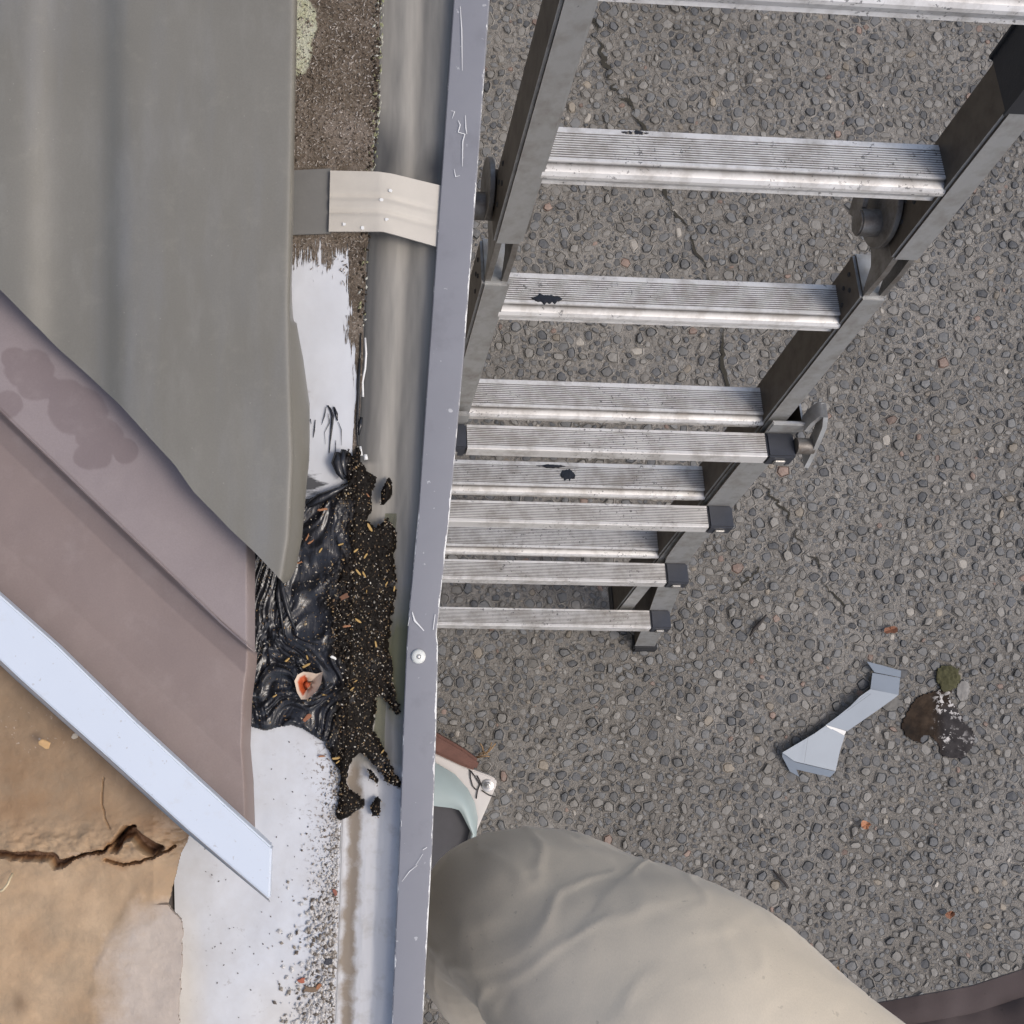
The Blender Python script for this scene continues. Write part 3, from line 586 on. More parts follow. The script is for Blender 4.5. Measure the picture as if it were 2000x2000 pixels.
surf('strap', atA(uu, vv, zz), MSTRAP, br, None, 0.0016)
for u, v in ((762, 372), (708, 445), (672, 438), (745, 390), (755, 428)):
    clumpv = [at(u + 4 * math.cos(a) * random.uniform(0.6, 1.2), v + 4 * math.sin(a) * random.uniform(0.6, 1.2), ZL + 0.0096) for a in np.linspace(0, 5.6, 8)]
    prism('paint_fleck', clumpv, 0.0008, MPALE, br)
uu = 520 + tt * 126; vv = 335 + ss * 125 - 6 * tt * (1 - ss) - 4 * tt * ss; zz = ZL + 0.0045 + 0 * tt
o = surf('tongue', atA(uu, vv, zz), MTONG, br, None, 0.0016); tag(o, 'dull grey tongue of the strap tucked under the roof sheet')
# ---- roof sheet
EDGE = [(-700, -82), (-300, 293), (0, 572), (109, 684), (217, 785), (326, 909), (362, 959), (435, 1032), (489, 1079), (554, 1137)]
REDGE = [(-500, 584), (0, 578), (300, 572), (600, 566), (700, 568), (900, 574), (1050, 567), (1140, 552)]
ZR = 2.092
v1 = np.linspace(0, 1, 150); s1 = np.concatenate([np.linspace(0, 0.5, 60), np.linspace(0.51, 0.985, 50), np.linspace(0.987, 1, 14)]); tt, ss = np.meshgrid(v1, s1, indexing='ij')
ub = -700 + ss * (554 + 700); vbot = lerp_tab(EDGE, ub) + 3 * (fbm(ub / 35, ub * 0, 9) - 0.5); vv = -500 + tt * (vbot + 500)
uu = -700 + ss * (lerp_tab(REDGE, vv) + 700)
rib = lambda u: -0.007 * (1 / (1 + np.exp(-(u - 78) / 13)) - 1 / (1 + np.exp(-(u - 222) / 10))) - 0.010 * (1 / (1 + np.exp(-(u + 420) / 7)) - 1 / (1 + np.exp(-(u + 280) / 8)))
zz = ZR + rib(uu) + 0.0015 * (fbm(uu / 140, vv / 220, 5) - 0.5) - 0.0040 * np.exp(-(lerp_tab(REDGE, vv) - uu) / 3.0)
roof = empty('roof_sheet', at(300, 300, ZR)); tag(roof, 'olive grey painted metal roof sheet with folded pointed corner', 'roof sheet')
surf('sheet', atA(uu, vv, zz), MROOF, roof, None, 0.0012)
FL = [(-500, 2), (560, 3), (620, 6), (700, 24), (790, 34), (860, 32), (950, 27), (1060, 22), (1110, 20), (1138, 6)]
v_ = np.linspace(-500, 1139, 240); s_ = np.linspace(0, 1, 12); vv, ss = np.meshgrid(v_, s_, indexing='ij'); ur = lerp_tab(REDGE, vv)
zz = ZR - 0.0046 - ss * 0.045; z0 = ZR - 0.0046
E0 = atA(ur - 0.5, vv, ZR - 0.0046); X1 = atA(ur + lerp_tab(FL, vv), vv, ZR - 0.05); P = E0 + (X1 - E0) * ss[..., None]
P[..., 0] += 0.003 * np.sin(ss * math.pi) * (lerp_tab(FL, vv) > 8)
surf('turned_down_edge', P, MROOF, roof, None, 0.001)
# ---- brown flashing under it
BR = empty('barge_flashing', at(250, 1150, 2.05)); tag(BR, 'mauve brown folded metal flashing with wet patches between roof sheet and white trim', 'flashing')
def crease(u): return 804 + 0.962 * u
def capU(u): return 1163 + 0.905 * u + 0.00004 * u * u
A1 = [(1040, 508), (1090, 509), (1180, 508), (1250, 507), (1285, 499)]
t1 = np.concatenate([np.linspace(0, 0.57, 12), np.linspace(0.575, 0.83, 170), np.linspace(0.835, 0.93, 20), np.linspace(0.932, 0.98, 10), np.linspace(0.982, 1, 14)]); q1 = np.linspace(0, 1, 150); tt, qq = np.meshgrid(t1, q1, indexing='ij')
def wetmask(u, v):
    m = np.zeros_like(u)
    for cu, cv, ru, rv in ((58, 720, 50, 40), (75, 755, 42, 30), (15, 790, 30, 28), (150, 800, 62, 50), (195, 855, 48, 40), (180, 890, 40, 28), (245, 880, 26, 26), (130, 770, 40, 30), (30, 700, 30, 22)):
        m = np.maximum(m, 1.25 - np.hypot((u - cu) / ru, (v - cv) / rv))
    return np.clip((m + 0.30 * (fbm(u / 26, v / 26, 2) - 0.5) - 0.25) / 0.09, 0, 1)
# upper band (A): from under the sheet to the crease ; lower band (B): crease to under the trim
uu = -700 + tt * (490 + 700); e0 = lerp_tab(EDGE, uu) - 70; vv = e0 + (crease(uu) - e0) * qq
sx = np.clip((uu - 430) / 60, 0, 1); uu = uu + sx * (8 - 0 * qq) * 1.0
zz = 2.066 + 0.008 * qq ** 3 + 0.0012 * np.exp(-((qq - 0.985) / 0.012) ** 2) - 0.014 * np.clip((tt - 0.987) / 0.013, 0, 1) ** 1.5 + 0.002 * (fbm(uu / 160, vv / 160, 3) - 0.5)
o = surf('upper_band', atA(uu, vv, zz), MBR, BR, None, 0.001, True, {'wet': wetmask(uu, vv)})
uu0 = -700 + tt * (490 + 700); vv = crease(uu0) + (capU(uu0) + 60 - crease(uu0)) * qq
BE = [(1280, 499), (1300, 498), (1370, 489), (1458, 486), (1524, 492), (1616, 495), (1700, 497)]
uu = np.where(uu0 > 330, 330 + (uu0 - 330) * (lerp_tab(BE, vv) + 3 - 330) / 160.0, uu0)
zz = 2.0757 - 0.0007 + lerp_tab([(0, 0), (0.012, -0.008), (0.03, -0.014), (0.15, -0.018), (0.6, -0.015), (0.9, -0.008), (1, -0.006)], qq) - 0.020 * np.clip((tt - 0.984) / 0.016, 0, 1) ** 1.5
zz = zz + 0.002 * (fbm(uu / 140, vv / 140, 13) - 0.5)
o = surf('lower_band', atA(uu, vv, zz), MBR2, BR, None, 0.001, True, {'wet': 0 * uu})
# ---- white trim
WC = empty('barge_trim', at(250, 1450, 2.1)); tag(WC, 'white painted metal trim strip with an angled end crossing the corner diagonally', 'trim')
ZW = 2.108
up = [(-700, 545), (0, 1163), (110, 1260), (264, 1410), (440, 1572), (531, 1655)]; lo = [(-700, 655), (0, 1290), (35, 1323), (211, 1480), (361, 1616), (527, 1758)]
top = [at(u, v, ZW) for u, v in up] + [at(529, 1708, ZW)] + [at(u, v, ZW) for u, v in lo[::-1]]
prism('trim_face', top, 0.012, MWCAP, WC, 0.0012)
fl = [at(u - 2, v - 2, ZW - 0.013) for u, v in lo] + [at(u - 5 * (u < 500), v + 4, ZW - 0.02) for u, v in lo[::-1]]
prism('trim_hem', fl, 0.0015, plain('white_trim_hem', (0.50, 0.48, 0.46), 0.5, 0, 0.2, 60), WC)
# ---- rotten board
BP = [(-700, 560), (-40, 1235), (30, 1290), (211, 1440), (361, 1590), (375, 1620), (368, 1638), (356, 1662), (342, 1701), (334, 1748), (327, 1762), (335, 1776), (356, 1797), (357, 1830), (352, 1923), (349, 2000), (345, 2600), (-700, 2600)]
u_ = np.concatenate([np.linspace(-700, -20, 20), np.linspace(-10, 385, 240)]); v_ = np.concatenate([np.linspace(560, 1220, 30), np.linspace(1225, 2000, 400), np.linspace(2020, 2600, 14)])
uu, vv = np.meshgrid(u_, v_)
jit = 7 * (fbm(uu / 16, vv / 16, 4) - 0.5)
msk = inside(uu + jit, vv + jit, BP)
cx = np.array([(-100, 1662), (0, 1668), (30, 1672), (60, 1670), (105, 1674), (110, 1690), (135, 1680), (165, 1668), (205, 1662), (225, 1640), (250, 1618), (262, 1615)], float)
def dseg(px, py, pl):
    d = np.full(px.shape, 1e9)
    for (x0, y0), (x1, y1) in zip(pl[:-1], pl[1:]):
        t = np.clip(((px - x0) * (x1 - x0) + (py - y0) * (y1 - y0)) / ((x1 - x0) ** 2 + (y1 - y0) ** 2 + 1e-9), 0, 1)
        d = np.minimum(d, np.hypot(px - x0 - t * (x1 - x0), py - y0 - t * (y1 - y0)))
    return d
wj = 8 * (fbm(uu / 11, vv / 11, 24) - 0.5); d1 = dseg(uu + wj, vv + wj, cx)
cw = lerp_tab([(-700, 5), (0, 7), (100, 9), (120, 7), (150, 2.4), (200, 2.4), (230, 3.5)], uu); g1 = np.clip(1.35 - d1 / cw, 0, 1)
hole = [(222, 1640), (240, 1620), (256, 1614), (275, 1630), (300, 1645), (318, 1655), (310, 1668), (290, 1668), (272, 1655), (258, 1635), (240, 1640), (232, 1665), (218, 1662)]
g2 = blur(inside(uu + wj, vv + wj, hole).astype(float), 1, 2)
d3 = dseg(uu + wj, vv + wj, [(205, 1678), (240, 1688), (275, 1680), (315, 1668), (340, 1655)]); g3 = np.clip(1.3 - d3 / 2.6, 0, 1)
d4 = dseg(uu + wj * 0.5, vv, [(200, 1520), (199, 1570), (205, 1600), (215, 1618)]); g4 = np.clip(1.3 - d4 / 1.8, 0, 1) * 0.5
low_sheet = inside(uu + 6 * (fbm(uu / 9, vv / 9, 77) - 0.5), vv, [(262, 1740), (275, 1738), (285, 1768), (300, 1765), (325, 1762), (400, 1780), (400, 2700), (150, 2700), (180, 1900), (230, 1800)])
P = atA(uu, vv, 2.052); bulge = np.exp(-((vv - 1650) / 40) ** 2) * np.clip((uu + 40) / 60, 0, 1)
P[..., 2] = 2.052 + 0.006 * (fbm(uu / 170, vv / 170, 6) - 0.5) + 0.0010 * (fbm(uu / 30, vv / 30, 8) - 0.5) - 0.010 * g1 - 0.016 * g2 - 0.006 * g3 - 0.003 * g4 + 0.006 * bulge * fbm(uu / 25, vv / 14, 3) + 0.0005 * blur(low_sheet.astype(float), 2, 2)
P[..., 2] -= 0.010 * np.clip((uu - 300) / 60, 0, 1) * (vv < 1765) * np.clip((vv - 1560) / 80, 0, 1)
kp = msk[:-1, :-1] & msk[1:, 1:] & msk[1:, :-1] & msk[:-1, 1:]
rot = np.clip(np.maximum.reduce([g1 * 0.95, g2, g3 * 0.7, g4 * 0.6]), 0, 1); rot = np.maximum(rot, 0.42 * np.exp(-(np.minimum(d1, d3) / 16) ** 2) * (uu < 345)); rot = np.maximum(rot, 0.45 * np.exp(-((uu - 300) / 55) ** 2 - ((vv - 1610) / 40) ** 2))
edged = dseg(uu, vv, [(-100, 1190), (35, 1323), (211, 1480), (361, 1616), (368, 1640)]); wetb = np.exp(-(edged / 42) ** 2); wetb = np.maximum(wetb, 0.55 * np.clip((1560 - vv) / 140, 0, 1))
wetb = np.maximum(wetb, 0.9 * np.exp(-((uu - 38) / 14) ** 2 - ((vv - 1960) / 22) ** 2))
pale = np.clip((uu - 110) / 220, 0, 1) * np.clip((vv - 1700) / 130, 0, 1) + 0.55 * np.exp(-((uu - 160) / 40) ** 2 - ((vv - 1668) / 14) ** 2) + 0.10 * blur(low_sheet.astype(float), 4, 2)
speck = np.exp(-((uu - 60) / 50) ** 2 - ((vv - 1430) / 35) ** 2)
bd = surf('rotten_board', P, MBOARD, None, kp, 0.004, True, {k: a for k, a in {'rot': rot, 'wetb': wetb, 'pale': np.clip(pale, 0, 1), 'speck': speck}.items()})
tag(bd, 'wet brown rotten roof board with a torn crack in the corner', 'board')
# solid packing below the board and under the roof pieces, as the eave has
prism('eave_board', [at(-680, 900, 2.03), at(310, 1500, 2.03), at(322, 1700, 2.03), at(338, 2590, 2.03), at(-680, 2590, 2.03)], 0.05, plain('dark_old_timber', (0.055, 0.04, 0.03), 0.85, 0, 0.3, 40, 0.4, 90), bd)
prism('purlin', [at(-600, -480, 2.06), at(480, -480, 2.06), at(440, 1000, 2.055), at(-600, 100, 2.06)], 0.055, plain('old_timber', (0.10, 0.075, 0.05), 0.85, 0, 0.3, 40, 0.4, 90), roof)
# ================================================================== SEALANT
SEALP = [(470, 1400), (478, 1300), (486, 1180), (480, 1080), (540, 1060), (570, 1010), (578, 985), (600, 972), (625, 972), (650, 958), (668, 946), (680, 944), (672, 930), (658, 918), (657, 905), (668, 888), (682, 878), (690, 892), (697, 872), (703, 868), (708, 905), (715, 915), (735, 928), (736, 945), (728, 960), (727, 990), (716, 1018), (735, 1030), (757, 1008), (775, 1035), (772, 1080), (776, 1130), (772, 1165), (768, 1200), (765, 1230), (760, 1260), (768, 1300), (766, 1330), (776, 1360), (783, 1393), (776, 1400), (760, 1382), (745, 1362), (735, 1366), (734, 1400), (730, 1430), (745, 1450), (756, 1480), (766, 1500), (781, 1520), (782, 1545), (770, 1537), (750, 1527), (738, 1510), (725, 1490), (706, 1474), (690, 1482), (682, 1505), (677, 1532), (690, 1545), (712, 1563), (712, 1578), (690, 1588), (676, 1600), (660, 1603), (654, 1582), (662, 1550), (665, 1510), (655, 1495), (645, 1470), (635, 1450), (615, 1438), (590, 1424), (570, 1416), (545, 1420), (520, 1428), (500, 1422), (480, 1415)]
ISL = [[(760, 925), (768, 945), (764, 972), (752, 984), (740, 986), (744, 962), (752, 940)], [(735, 1560), (745, 1566), (743, 1600), (726, 1602), (722, 1575)], [(717, 1500), (728, 1510), (742, 1528), (735, 1535), (722, 1522)]]
u_ = np.arange(464, 800, 1.6); v_ = np.arange(850, 1620, 1.6); uu, vv = np.meshgrid(u_, v_)
ju = 9 * (fbm(uu / 9, vv / 9, 41) - 0.5); jv = 9 * (fbm(uu / 9, vv / 9, 43) - 0.5); amp = np.clip((uu - 560) / 60, 0.25, 1.3)
msk = inside(uu + ju * amp, vv + jv * amp, SEALP)
for il in ISL: msk |= inside(uu + ju, vv + jv, il)
msk &= uu < lerp_tab(LIPL, vv) + 2
th = blur(msk.astype(float), 5, 2); th = np.clip((th - 0.42) / 0.5, 0, 1) ** 0.55
ul = lerp_tab(LEDR, vv); ux = lerp_tab(LIPL, vv) + 4; sS = (uu - ul) / (ux - ul)
base = np.where(sS < 0, ZL, np.maximum(trough_z(np.clip(sS, 0, 1)), ZL - 0.001 - np.clip(sS, 0, 1) * 0.020)); base = blur(base, 3, 2); base = np.maximum(base, np.where(sS < 0.02, ZL + 0.0003, trough_z(np.clip(sS, 0, 1)) + 0.0004))
soil = np.clip((uu - 628 - 40 * (fbm(uu / 60, vv / 60, 9) - 0.5) * 2) / 60, 0, 1); soil = np.maximum(soil, np.clip((vv - 1440) / 30, 0, 1))
wu = uu + 70 * (fbm(uu / 95, vv / 95, 51, 2) - 0.5) * 2; wv = vv + 70 * (fbm(uu / 95, vv / 95, 57, 2) - 0.5) * 2
ph = np.hypot(wu - 545, (wv - 1310) * 0.8) / 5.2; ph2 = (wu * 0.75 + wv * 0.25) / 5.0
b_ = np.clip((vv - 1170) / 60, 0, 1); sh = lambda x: 1 - 2 * np.abs(np.sin(x)) ** 0.8
an_ = np.arctan2((wv - 1310), (wu - 545)); ridg = (2 * fbm(ph * 0.42, an_ * 1.6 + 20, 91, 2) - 1) * b_ * 1.6 + (2 * fbm(ph2 * 0.45, (wv * 0.75 - wu * 0.25) / 70, 95, 2) - 1) * (1 - b_) * 1.6
ridg2 = np.sin((wu * 0.4 - wv * 0.9) / 6.5 + 5 * fbm(uu / 40, vv / 40, 66))
lump = fbm(uu / 34, vv / 34, 61) ; fine = fbm(uu / 5, vv / 5, 71, 3)
hgt = th * (0.0035 + (0.0035 + 0.001 * soil) * fbm(uu / 60, vv / 60, 61, 2) + (1 - soil * 0.8) * (0.0021 * ridg + 0.0011 * (2 * fbm(ph2 * 1.3, (wv * 0.75 - wu * 0.25) / 26, 195, 2) - 1) * fbm(uu / 30, vv / 30, 197, 2)) + soil * 0.0024 * (fine - 0.4))
P = atA(uu, vv, ZL); P[..., 2] = base + 0.0004 + hgt
kp = msk[:-1, :-1] & msk[1:, 1:] & msk[1:, :-1] & msk[:-1, 1:]
SEALZ = (u_, v_, P[..., 2], msk, soil)
sea = surf('sealant_smear', P, MSEAL, None, kp, 0.0, True, {'soil': soil}); tag(sea, 'glossy black bitumen sealant smeared over the ledge and into the gutter', 'sealant')
# drips of sealant on the white paint
def seal_z(u, v):
    i = int(np.clip(np.searchsorted(v_S, v), 0, len(v_S) - 1)); j = int(np.clip(np.searchsorted(u_S, u), 0, len(u_S) - 1)); return SEALZ[2][i, j], SEALZ[3][i, j], SEALZ[4][i, j]
u_S, v_S = SEALZ[0], SEALZ[1]
def drip(pts, wid, name='sealant_drip'):
    c = [at(u, v, ZL + 0.0011) for u, v in pts]; n = len(c); wr = [wid * k for k in np.interp(np.linspace(0, 1, n), [0, 0.35, 1], [0.5, 1, 0.25])]
    Vt, Ft = tube(c, wr, 6); return mk(name, Vt, Ft, MSEAL, sea, smooth=True)
for pts, wd in (([(640, 792), (646, 800), (650, 812), (649, 825), (647, 845), (645, 862), (643, 885)], 0.0012), ([(652, 795), (657, 808), (659, 822)], 0.0016), ([(637, 795), (634, 812), (628, 830)], 0.0005), ([(641, 808), (644, 825), (634, 845), (636, 868)], 0.0003), ([(661, 824), (667, 840), (667, 870)], 0.00035), ([(656, 860), (655, 885), (654, 900)], 0.0004), ([(616, 820), (614, 842), (612, 855)], 0.0006), ([(606, 818), (608, 828)], 0.0007), ([(703, 700), (701, 740), (700, 780), (698, 830), (698, 870)], 0.0014), ([(705, 650), (704, 690), (702, 720)], 0.0008), ([(706, 815), (703, 832), (701, 850)], 0.0024)):
    drip(pts, wd)
drip([(660, 885), (658, 905), (664, 925), (672, 938)], 0.0045, 'sealant_lump'); drip([(672, 880), (668, 905), (676, 930)], 0.004, 'sealant_lump'); drip([(600, 990), (625, 975), (652, 962), (680, 948)], 0.004, 'sealant_lump')
drip([(546, 1128), (552, 1150), (562, 1190), (578, 1230)], 0.0028, 'sealant_string'); drip([(546, 1130), (544, 1160), (550, 1200), (556, 1240)], 0.0022, 'sealant_string'); drip([(548, 1132), (560, 1165), (570, 1200)], 0.0018, 'sealant_string')
for sp in sea.children:
    if sp.name.startswith(('sealant_lump', 'sealant_string')): sp.location.z += 0.006
# white paint drips at the gutter edge
for pts, wd in (([(713, 660), (715, 690), (713, 720), (708, 745), (709, 775)], 0.0009), ([(703, 872), (706, 890)], 0.0012), ([(713, 888), (715, 898)], 0.0017)):
    Vt, Ft = tube([at(u, v, ZL - 0.003) for u, v in pts], wd, 6); mk('paint_drip', Vt, Ft, MPALE, ledge, smooth=True)
# loose seed and grit stuck in the sealant
OCT = np.array([(1, 0, 0), (-1, 0, 0), (0, 1, 0), (0, -1, 0), (0, 0, 1), (0, 0, -0.6)], float); OF = [(0, 2, 4), (2, 1, 4), (1, 3, 4), (3, 0, 4), (2, 0, 5), (1, 2, 5), (3, 1, 5), (0, 3, 5)]
def scatter(name, samples, mat, parent):
    V = []; F = []; C = []; o = 0
    for (p, l, wd, hh, a, col) in samples:
        q = OCT * [l, wd, hh]; ca, sa = math.cos(a), math.sin(a)
        V.append(np.stack([q[:, 0] * ca - q[:, 1] * sa + p[0], q[:, 0] * sa + q[:, 1] * ca + p[1], q[:, 2] + p[2]], -1)); F += [(x + o, y + o, z + o) for x, y, z in OF]; C.append(np.tile(col, (6, 1))); o += 6
    ob = mk(name, np.concatenate(V), F, mat, parent, attrs={'col': np.concatenate(C)}); tag(ob, kind='stuff'); return ob
GC = [(0.42, 0.33, 0.20), (0.55, 0.47, 0.36), (0.30, 0.20, 0.10), (0.20, 0.12, 0.06), (0.62, 0.57, 0.48), (0.12, 0.075, 0.04), (0.36, 0.24, 0.11)]
sm = []
while len(sm) < 2800:
    u, v = random.uniform(480, 785), random.uniform(870, 1605); z, m_, so_ = seal_z(u, v)
    if not m_ or random.random() > 0.24 + 0.76 * so_ * (0.30 + 0.65 * min(1, max(0, (v - 950) / 400))): continue
    l = random.uniform(0.0004, 0.0010) * (1.7 if random.random() < 0.08 else 1); sm.append((at(u, v, z + 0.0002), l, l * random.uniform(0.35, 0.7), l * 0.4, random.uniform(0, 6.3), tuple(np.array(random.choice(GC)) * (random.uniform(0.75, 1.2) if random.random() < 0.45 else random.uniform(0.15, 0.5)))))
scatter('grit', sm, MGRIT, sea)
# crumbs and pale flakes along the ledge edge, lichen flecks at the far end
sm = []
for _ in range(1500):
    v = 1480 + 520 * random.random() ** 0.8; e = lerp_tab(LEDR, v); d = random.expovariate(1 / (8 + 22 * max(0, (v - 1560) / 440))); u = e - 3 - d
    if u < 520: continue
    l = random.uniform(0.0006, 0.0022) * (0.7 + 0.5 * (v > 1750)); sm.append((at(u, v, ZL + 0.001), l, l * random.uniform(0.4, 0.9), l * 0.45, random.uniform(0, 6.3), random.choice([(0.60, 0.58, 0.55), (0.50, 0.47, 0.43), (0.30, 0.26, 0.21), (0.14, 0.115, 0.09), (0.62, 0.60, 0.57), (0.55, 0.52, 0.48)])))
for _ in range(130):
    u, v = random.uniform(400, 660), random.uniform(1430, 2000); l = random.uniform(0.0003, 0.0009); sm.append((at(u, v, ZL + 0.0006), l, l * 0.6, l * 0.4, random.uniform(0, 6.3), (0.07, 0.055, 0.045)))
scatter('loose_grit', sm, MGRIT, ledge)
sm = []
for _ in range(2600):
    v = random.uniform(0, 560); u = random.uniform(572, lerp_tab(LEDR, v) - 3)
    if v > 450 and (random.random() < (v - 450) / 130 + 0.35 * (u < 660)): continue
    if 325 < v < 462 and u < 870: continue
    l = random.uniform(0.0007, 0.0017); sm.append((at(u, v, ZL + 0.0008), l, l * random.uniform(0.22, 0.4), l * 0.4, random.uniform(0, 6.3), random.choice([(0.46, 0.41, 0.36), (0.36, 0.31, 0.26), (0.55, 0.50, 0.45), (0.10, 0.07, 0.045), (0.06, 0.045, 0.03), (0.20, 0.15, 0.11), (0.24, 0.19, 0.14)])))
scatter('lichen_flecks', sm, MGRIT, ledge)
sm = []
for _ in range(420):
    v = random.uniform(-20, 345) if random.random() < 0.75 else random.uniform(455, 640); u = lerp_tab(LEDR, v) + random.uniform(-12, 3); l = random.uniform(0.0008, 0.0022); t = random.random()
    sm.append((at(u, v, ZL + random.uniform(-0.002, 0.0008)), l, l * 0.6, l * 0.7, random.uniform(0, 6.3), (0.035, 0.025, 0.017) if t < 0.75 else (0.30, 0.30, 0.17) if t < 0.9 else (0.5, 0.5, 0.44)))
for _ in range(60):
    v = random.uniform(0, 330); u = lerp_tab(LEDR, v) + random.uniform(2, 7); l = random.uniform(0.0006, 0.0018); sm.append((at(u, v, ZL - 0.006), l * 0.5, l * 1.4, l * 0.5, random.uniform(-0.3, 0.3), random.choice([(0.34, 0.36, 0.2), (0.5, 0.5, 0.42)])))
scatter('edge_moss', sm, MGRIT, ledge)
# larger single bits
def chip(name, u, v, l, wd, ang, col, label, cat, group=None, z=None, rough=0.55):
    if z is None: z = seal_z(u, v)[0] + 0.0008
    bm = bmesh.new(); pr = []
    for k in range(10):
        a = 2 * math.pi * k / 10; ra = random.uniform(0.82, 1.12) if cat == 'seed' else random.uniform(0.6, 1.25); pr.append((l * math.copysign(abs(math.cos(a)) ** 0.7, math.cos(a)) * ra, wd * math.copysign(abs(math.sin(a)) ** 0.7, math.sin(a)) * ra))
    ca, sa = math.cos(ang), math.sin(ang); c = at(u, v, z)
    top = [Vector((c[0] + x * ca - y * sa, c[1] + x * sa + y * ca, c[2] + 0.0009 + 0.25 * wd * (1 - abs(x) / l))) for x, y in pr]
    o = prism(name, top, 0.0012, plain(name + '_colour', col, rough, 0, 0.25, 300), None, 0.0003); tag(o, label, cat, group); return o
Pm = 0.00038
YG = 'yellow seed husks in the sealant'; YL = 'short straw yellow seed husk stuck in the black sealant'
for u, v, l, a in ((722, 1030, 11, -60), (694, 1076, 8, 35), (626, 1075, 7, 55), (666, 1063, 7, 20), (700, 1118, 9, -50), (711, 1122, 8, -60), (714, 1086, 8, 55), (699, 1212, 9, -35), (560, 1290, 9, 40), (598, 1300, 10, 28), (600, 1284, 6, -70), (734, 1258, 8, -80), (537, 1359, 6, 30), (632, 1357, 4, 0), (656, 1481, 9, 8), (660, 1488, 6, 40), (747, 1468, 6, 50), (688, 1345, 6, 40), (770, 1150, 7, 80), (755, 1140, 6, 60), (716, 1155, 4, 80), (695, 1330, 5, 30)):
    chip('seed_husk', u, v, l * Pm * 0.9, l * Pm * 0.24, R(a), (0.46, 0.30, 0.10), YL, 'seed', YG)
OG = 'orange wood chips in the sealant'; OL = 'orange brown sliver of wood stuck in the black sealant'
for u, v, l, a in ((632, 995, 12, 8), (600, 1050, 10, 60), (608, 1058, 8, 30), (719, 968, 6, -50), (585, 1099, 7, 20), (678, 1223, 9, 5), (628, 1477, 8, 0)):
    chip('wood_chip', u, v, l * Pm * 0.95, l * Pm * 0.22, R(a), (0.34, 0.155, 0.07), OL, 'wood chip', OG)
chip('rust_flake', 600, 1402, 9 * Pm, 5 * Pm, R(40), (0.26, 0.10, 0.045), 'rust brown leaf scrap at the lower edge of the black sealant', 'leaf scrap')
chip('leaf_scrap', 672, 1166, 10 * Pm, 5 * Pm, R(25), (0.15, 0.065, 0.03), 'dark brown leaf scrap in the middle of the black sealant', 'leaf scrap')
chip('white_chip', 651, 1284, 7 * Pm, 3.4 * Pm, R(-25), (0.75, 0.74, 0.70), 'small white paint chip lying on the black sealant right of the petal', 'paint chip')
chip('terracotta_chip', 589, 1914, 7 * Pm, 6 * Pm, R(30), (0.36, 0.105, 0.055), 'square terracotta chip on the white ledge', 'chip', z=ZL + 0.001)
chip('brown_flake', 606, 1932, 14 * Pm, 6 * Pm, R(-15), (0.17, 0.115, 0.07), 'brown bark flake on the white ledge below the terracotta chip', 'bark', z=ZL + 0.001)
chip('orange_flake', 623, 1925, 8 * Pm, 4 * Pm, R(40), (0.33, 0.14, 0.06), 'orange flake beside the bark flake on the white ledge', 'bark', z=ZL + 0.0015)
chip('dark_lump', 641, 1879, 8 * Pm, 6 * Pm, R(10), (0.035, 0.037, 0.045), 'black lump at the gutter edge of the white ledge', 'grit', z=ZL + 0.001)
chip('red_flake', 654, 1742, 4 * Pm, 7 * Pm, R(10), (0.25, 0.085, 0.05), 'small red flake at the gutter edge of the white ledge', 'chip', z=ZL + 0.001)
chip('wood_fragment', 88, 1452, 11 * Pm, 9 * Pm, R(-50), (0.58, 0.36, 0.16), 'pale orange wood fragment on the rotten board', 'wood chip', z=2.062)
chip('stone_crumb', 147, 1437, 7 * Pm, 6 * Pm, R(20), (0.42, 0.36, 0.28), 'tan crumb against the lower edge of the white trim', 'crumb', z=2.075)
# curled straw on the board
Vt, Ft = tube([at(u, v, 2.058 + 0.003 * math.sin(k)) for k, (u, v) in enumerate([(-10, 1745), (6, 1738), (15, 1727), (20, 1715), (25, 1706)])], 0.0009, 6); o = mk('straw', Vt, Ft, plain('pale_straw', (0.55, 0.45, 0.28), 0.6), None, smooth=True); tag(o, 'curled pale straw lying on the rotten board', 'straw')
# petal
PT = [(575, 1330), (581, 1318), (592, 1312), (605, 1313), (618, 1316), (631, 1312), (629, 1322), (627, 1335), (620, 1348), (610, 1358), (600, 1366), (588, 1366), (580, 1352)]
pc = (600, 1338); V = [at(pc[0], pc[1], ZL + 0.010)]; core = [1.0]; F = []; n = len(PT)
for ri, (k, z) in enumerate(((0.33, 0.0105), (0.68, 0.013), (1.0, 0.017))):
    for j, (u, v) in enumerate(PT):
        V.append(at(pc[0] + (u - pc[0]) * k, pc[1] + (v - pc[1]) * k, ZL + z + 0.0012 * math.sin(j * 2.1 + ri))); core.append([0.7, 0.35, 0.0][ri] + (0.3 if u < 595 else -0.35) * (ri < 2))
for j in range(n): F.append((0, 1 + (j + 1) % n, 1 + j))
for ri in range(2):
    for j in range(n): a, b = 1 + ri * n + j, 1 + ri * n + (j + 1) % n; F.append((a, b, b + n, a + n))
F = [f[::-1] if len(f) == 3 else f for f in F]
o = mk('dried_petal', V, F, MPETAL, None, smooth=True, attrs={'core': core}); tag(o, 'pale cupped dried petal with rust red centre on the black sealant', 'petal')

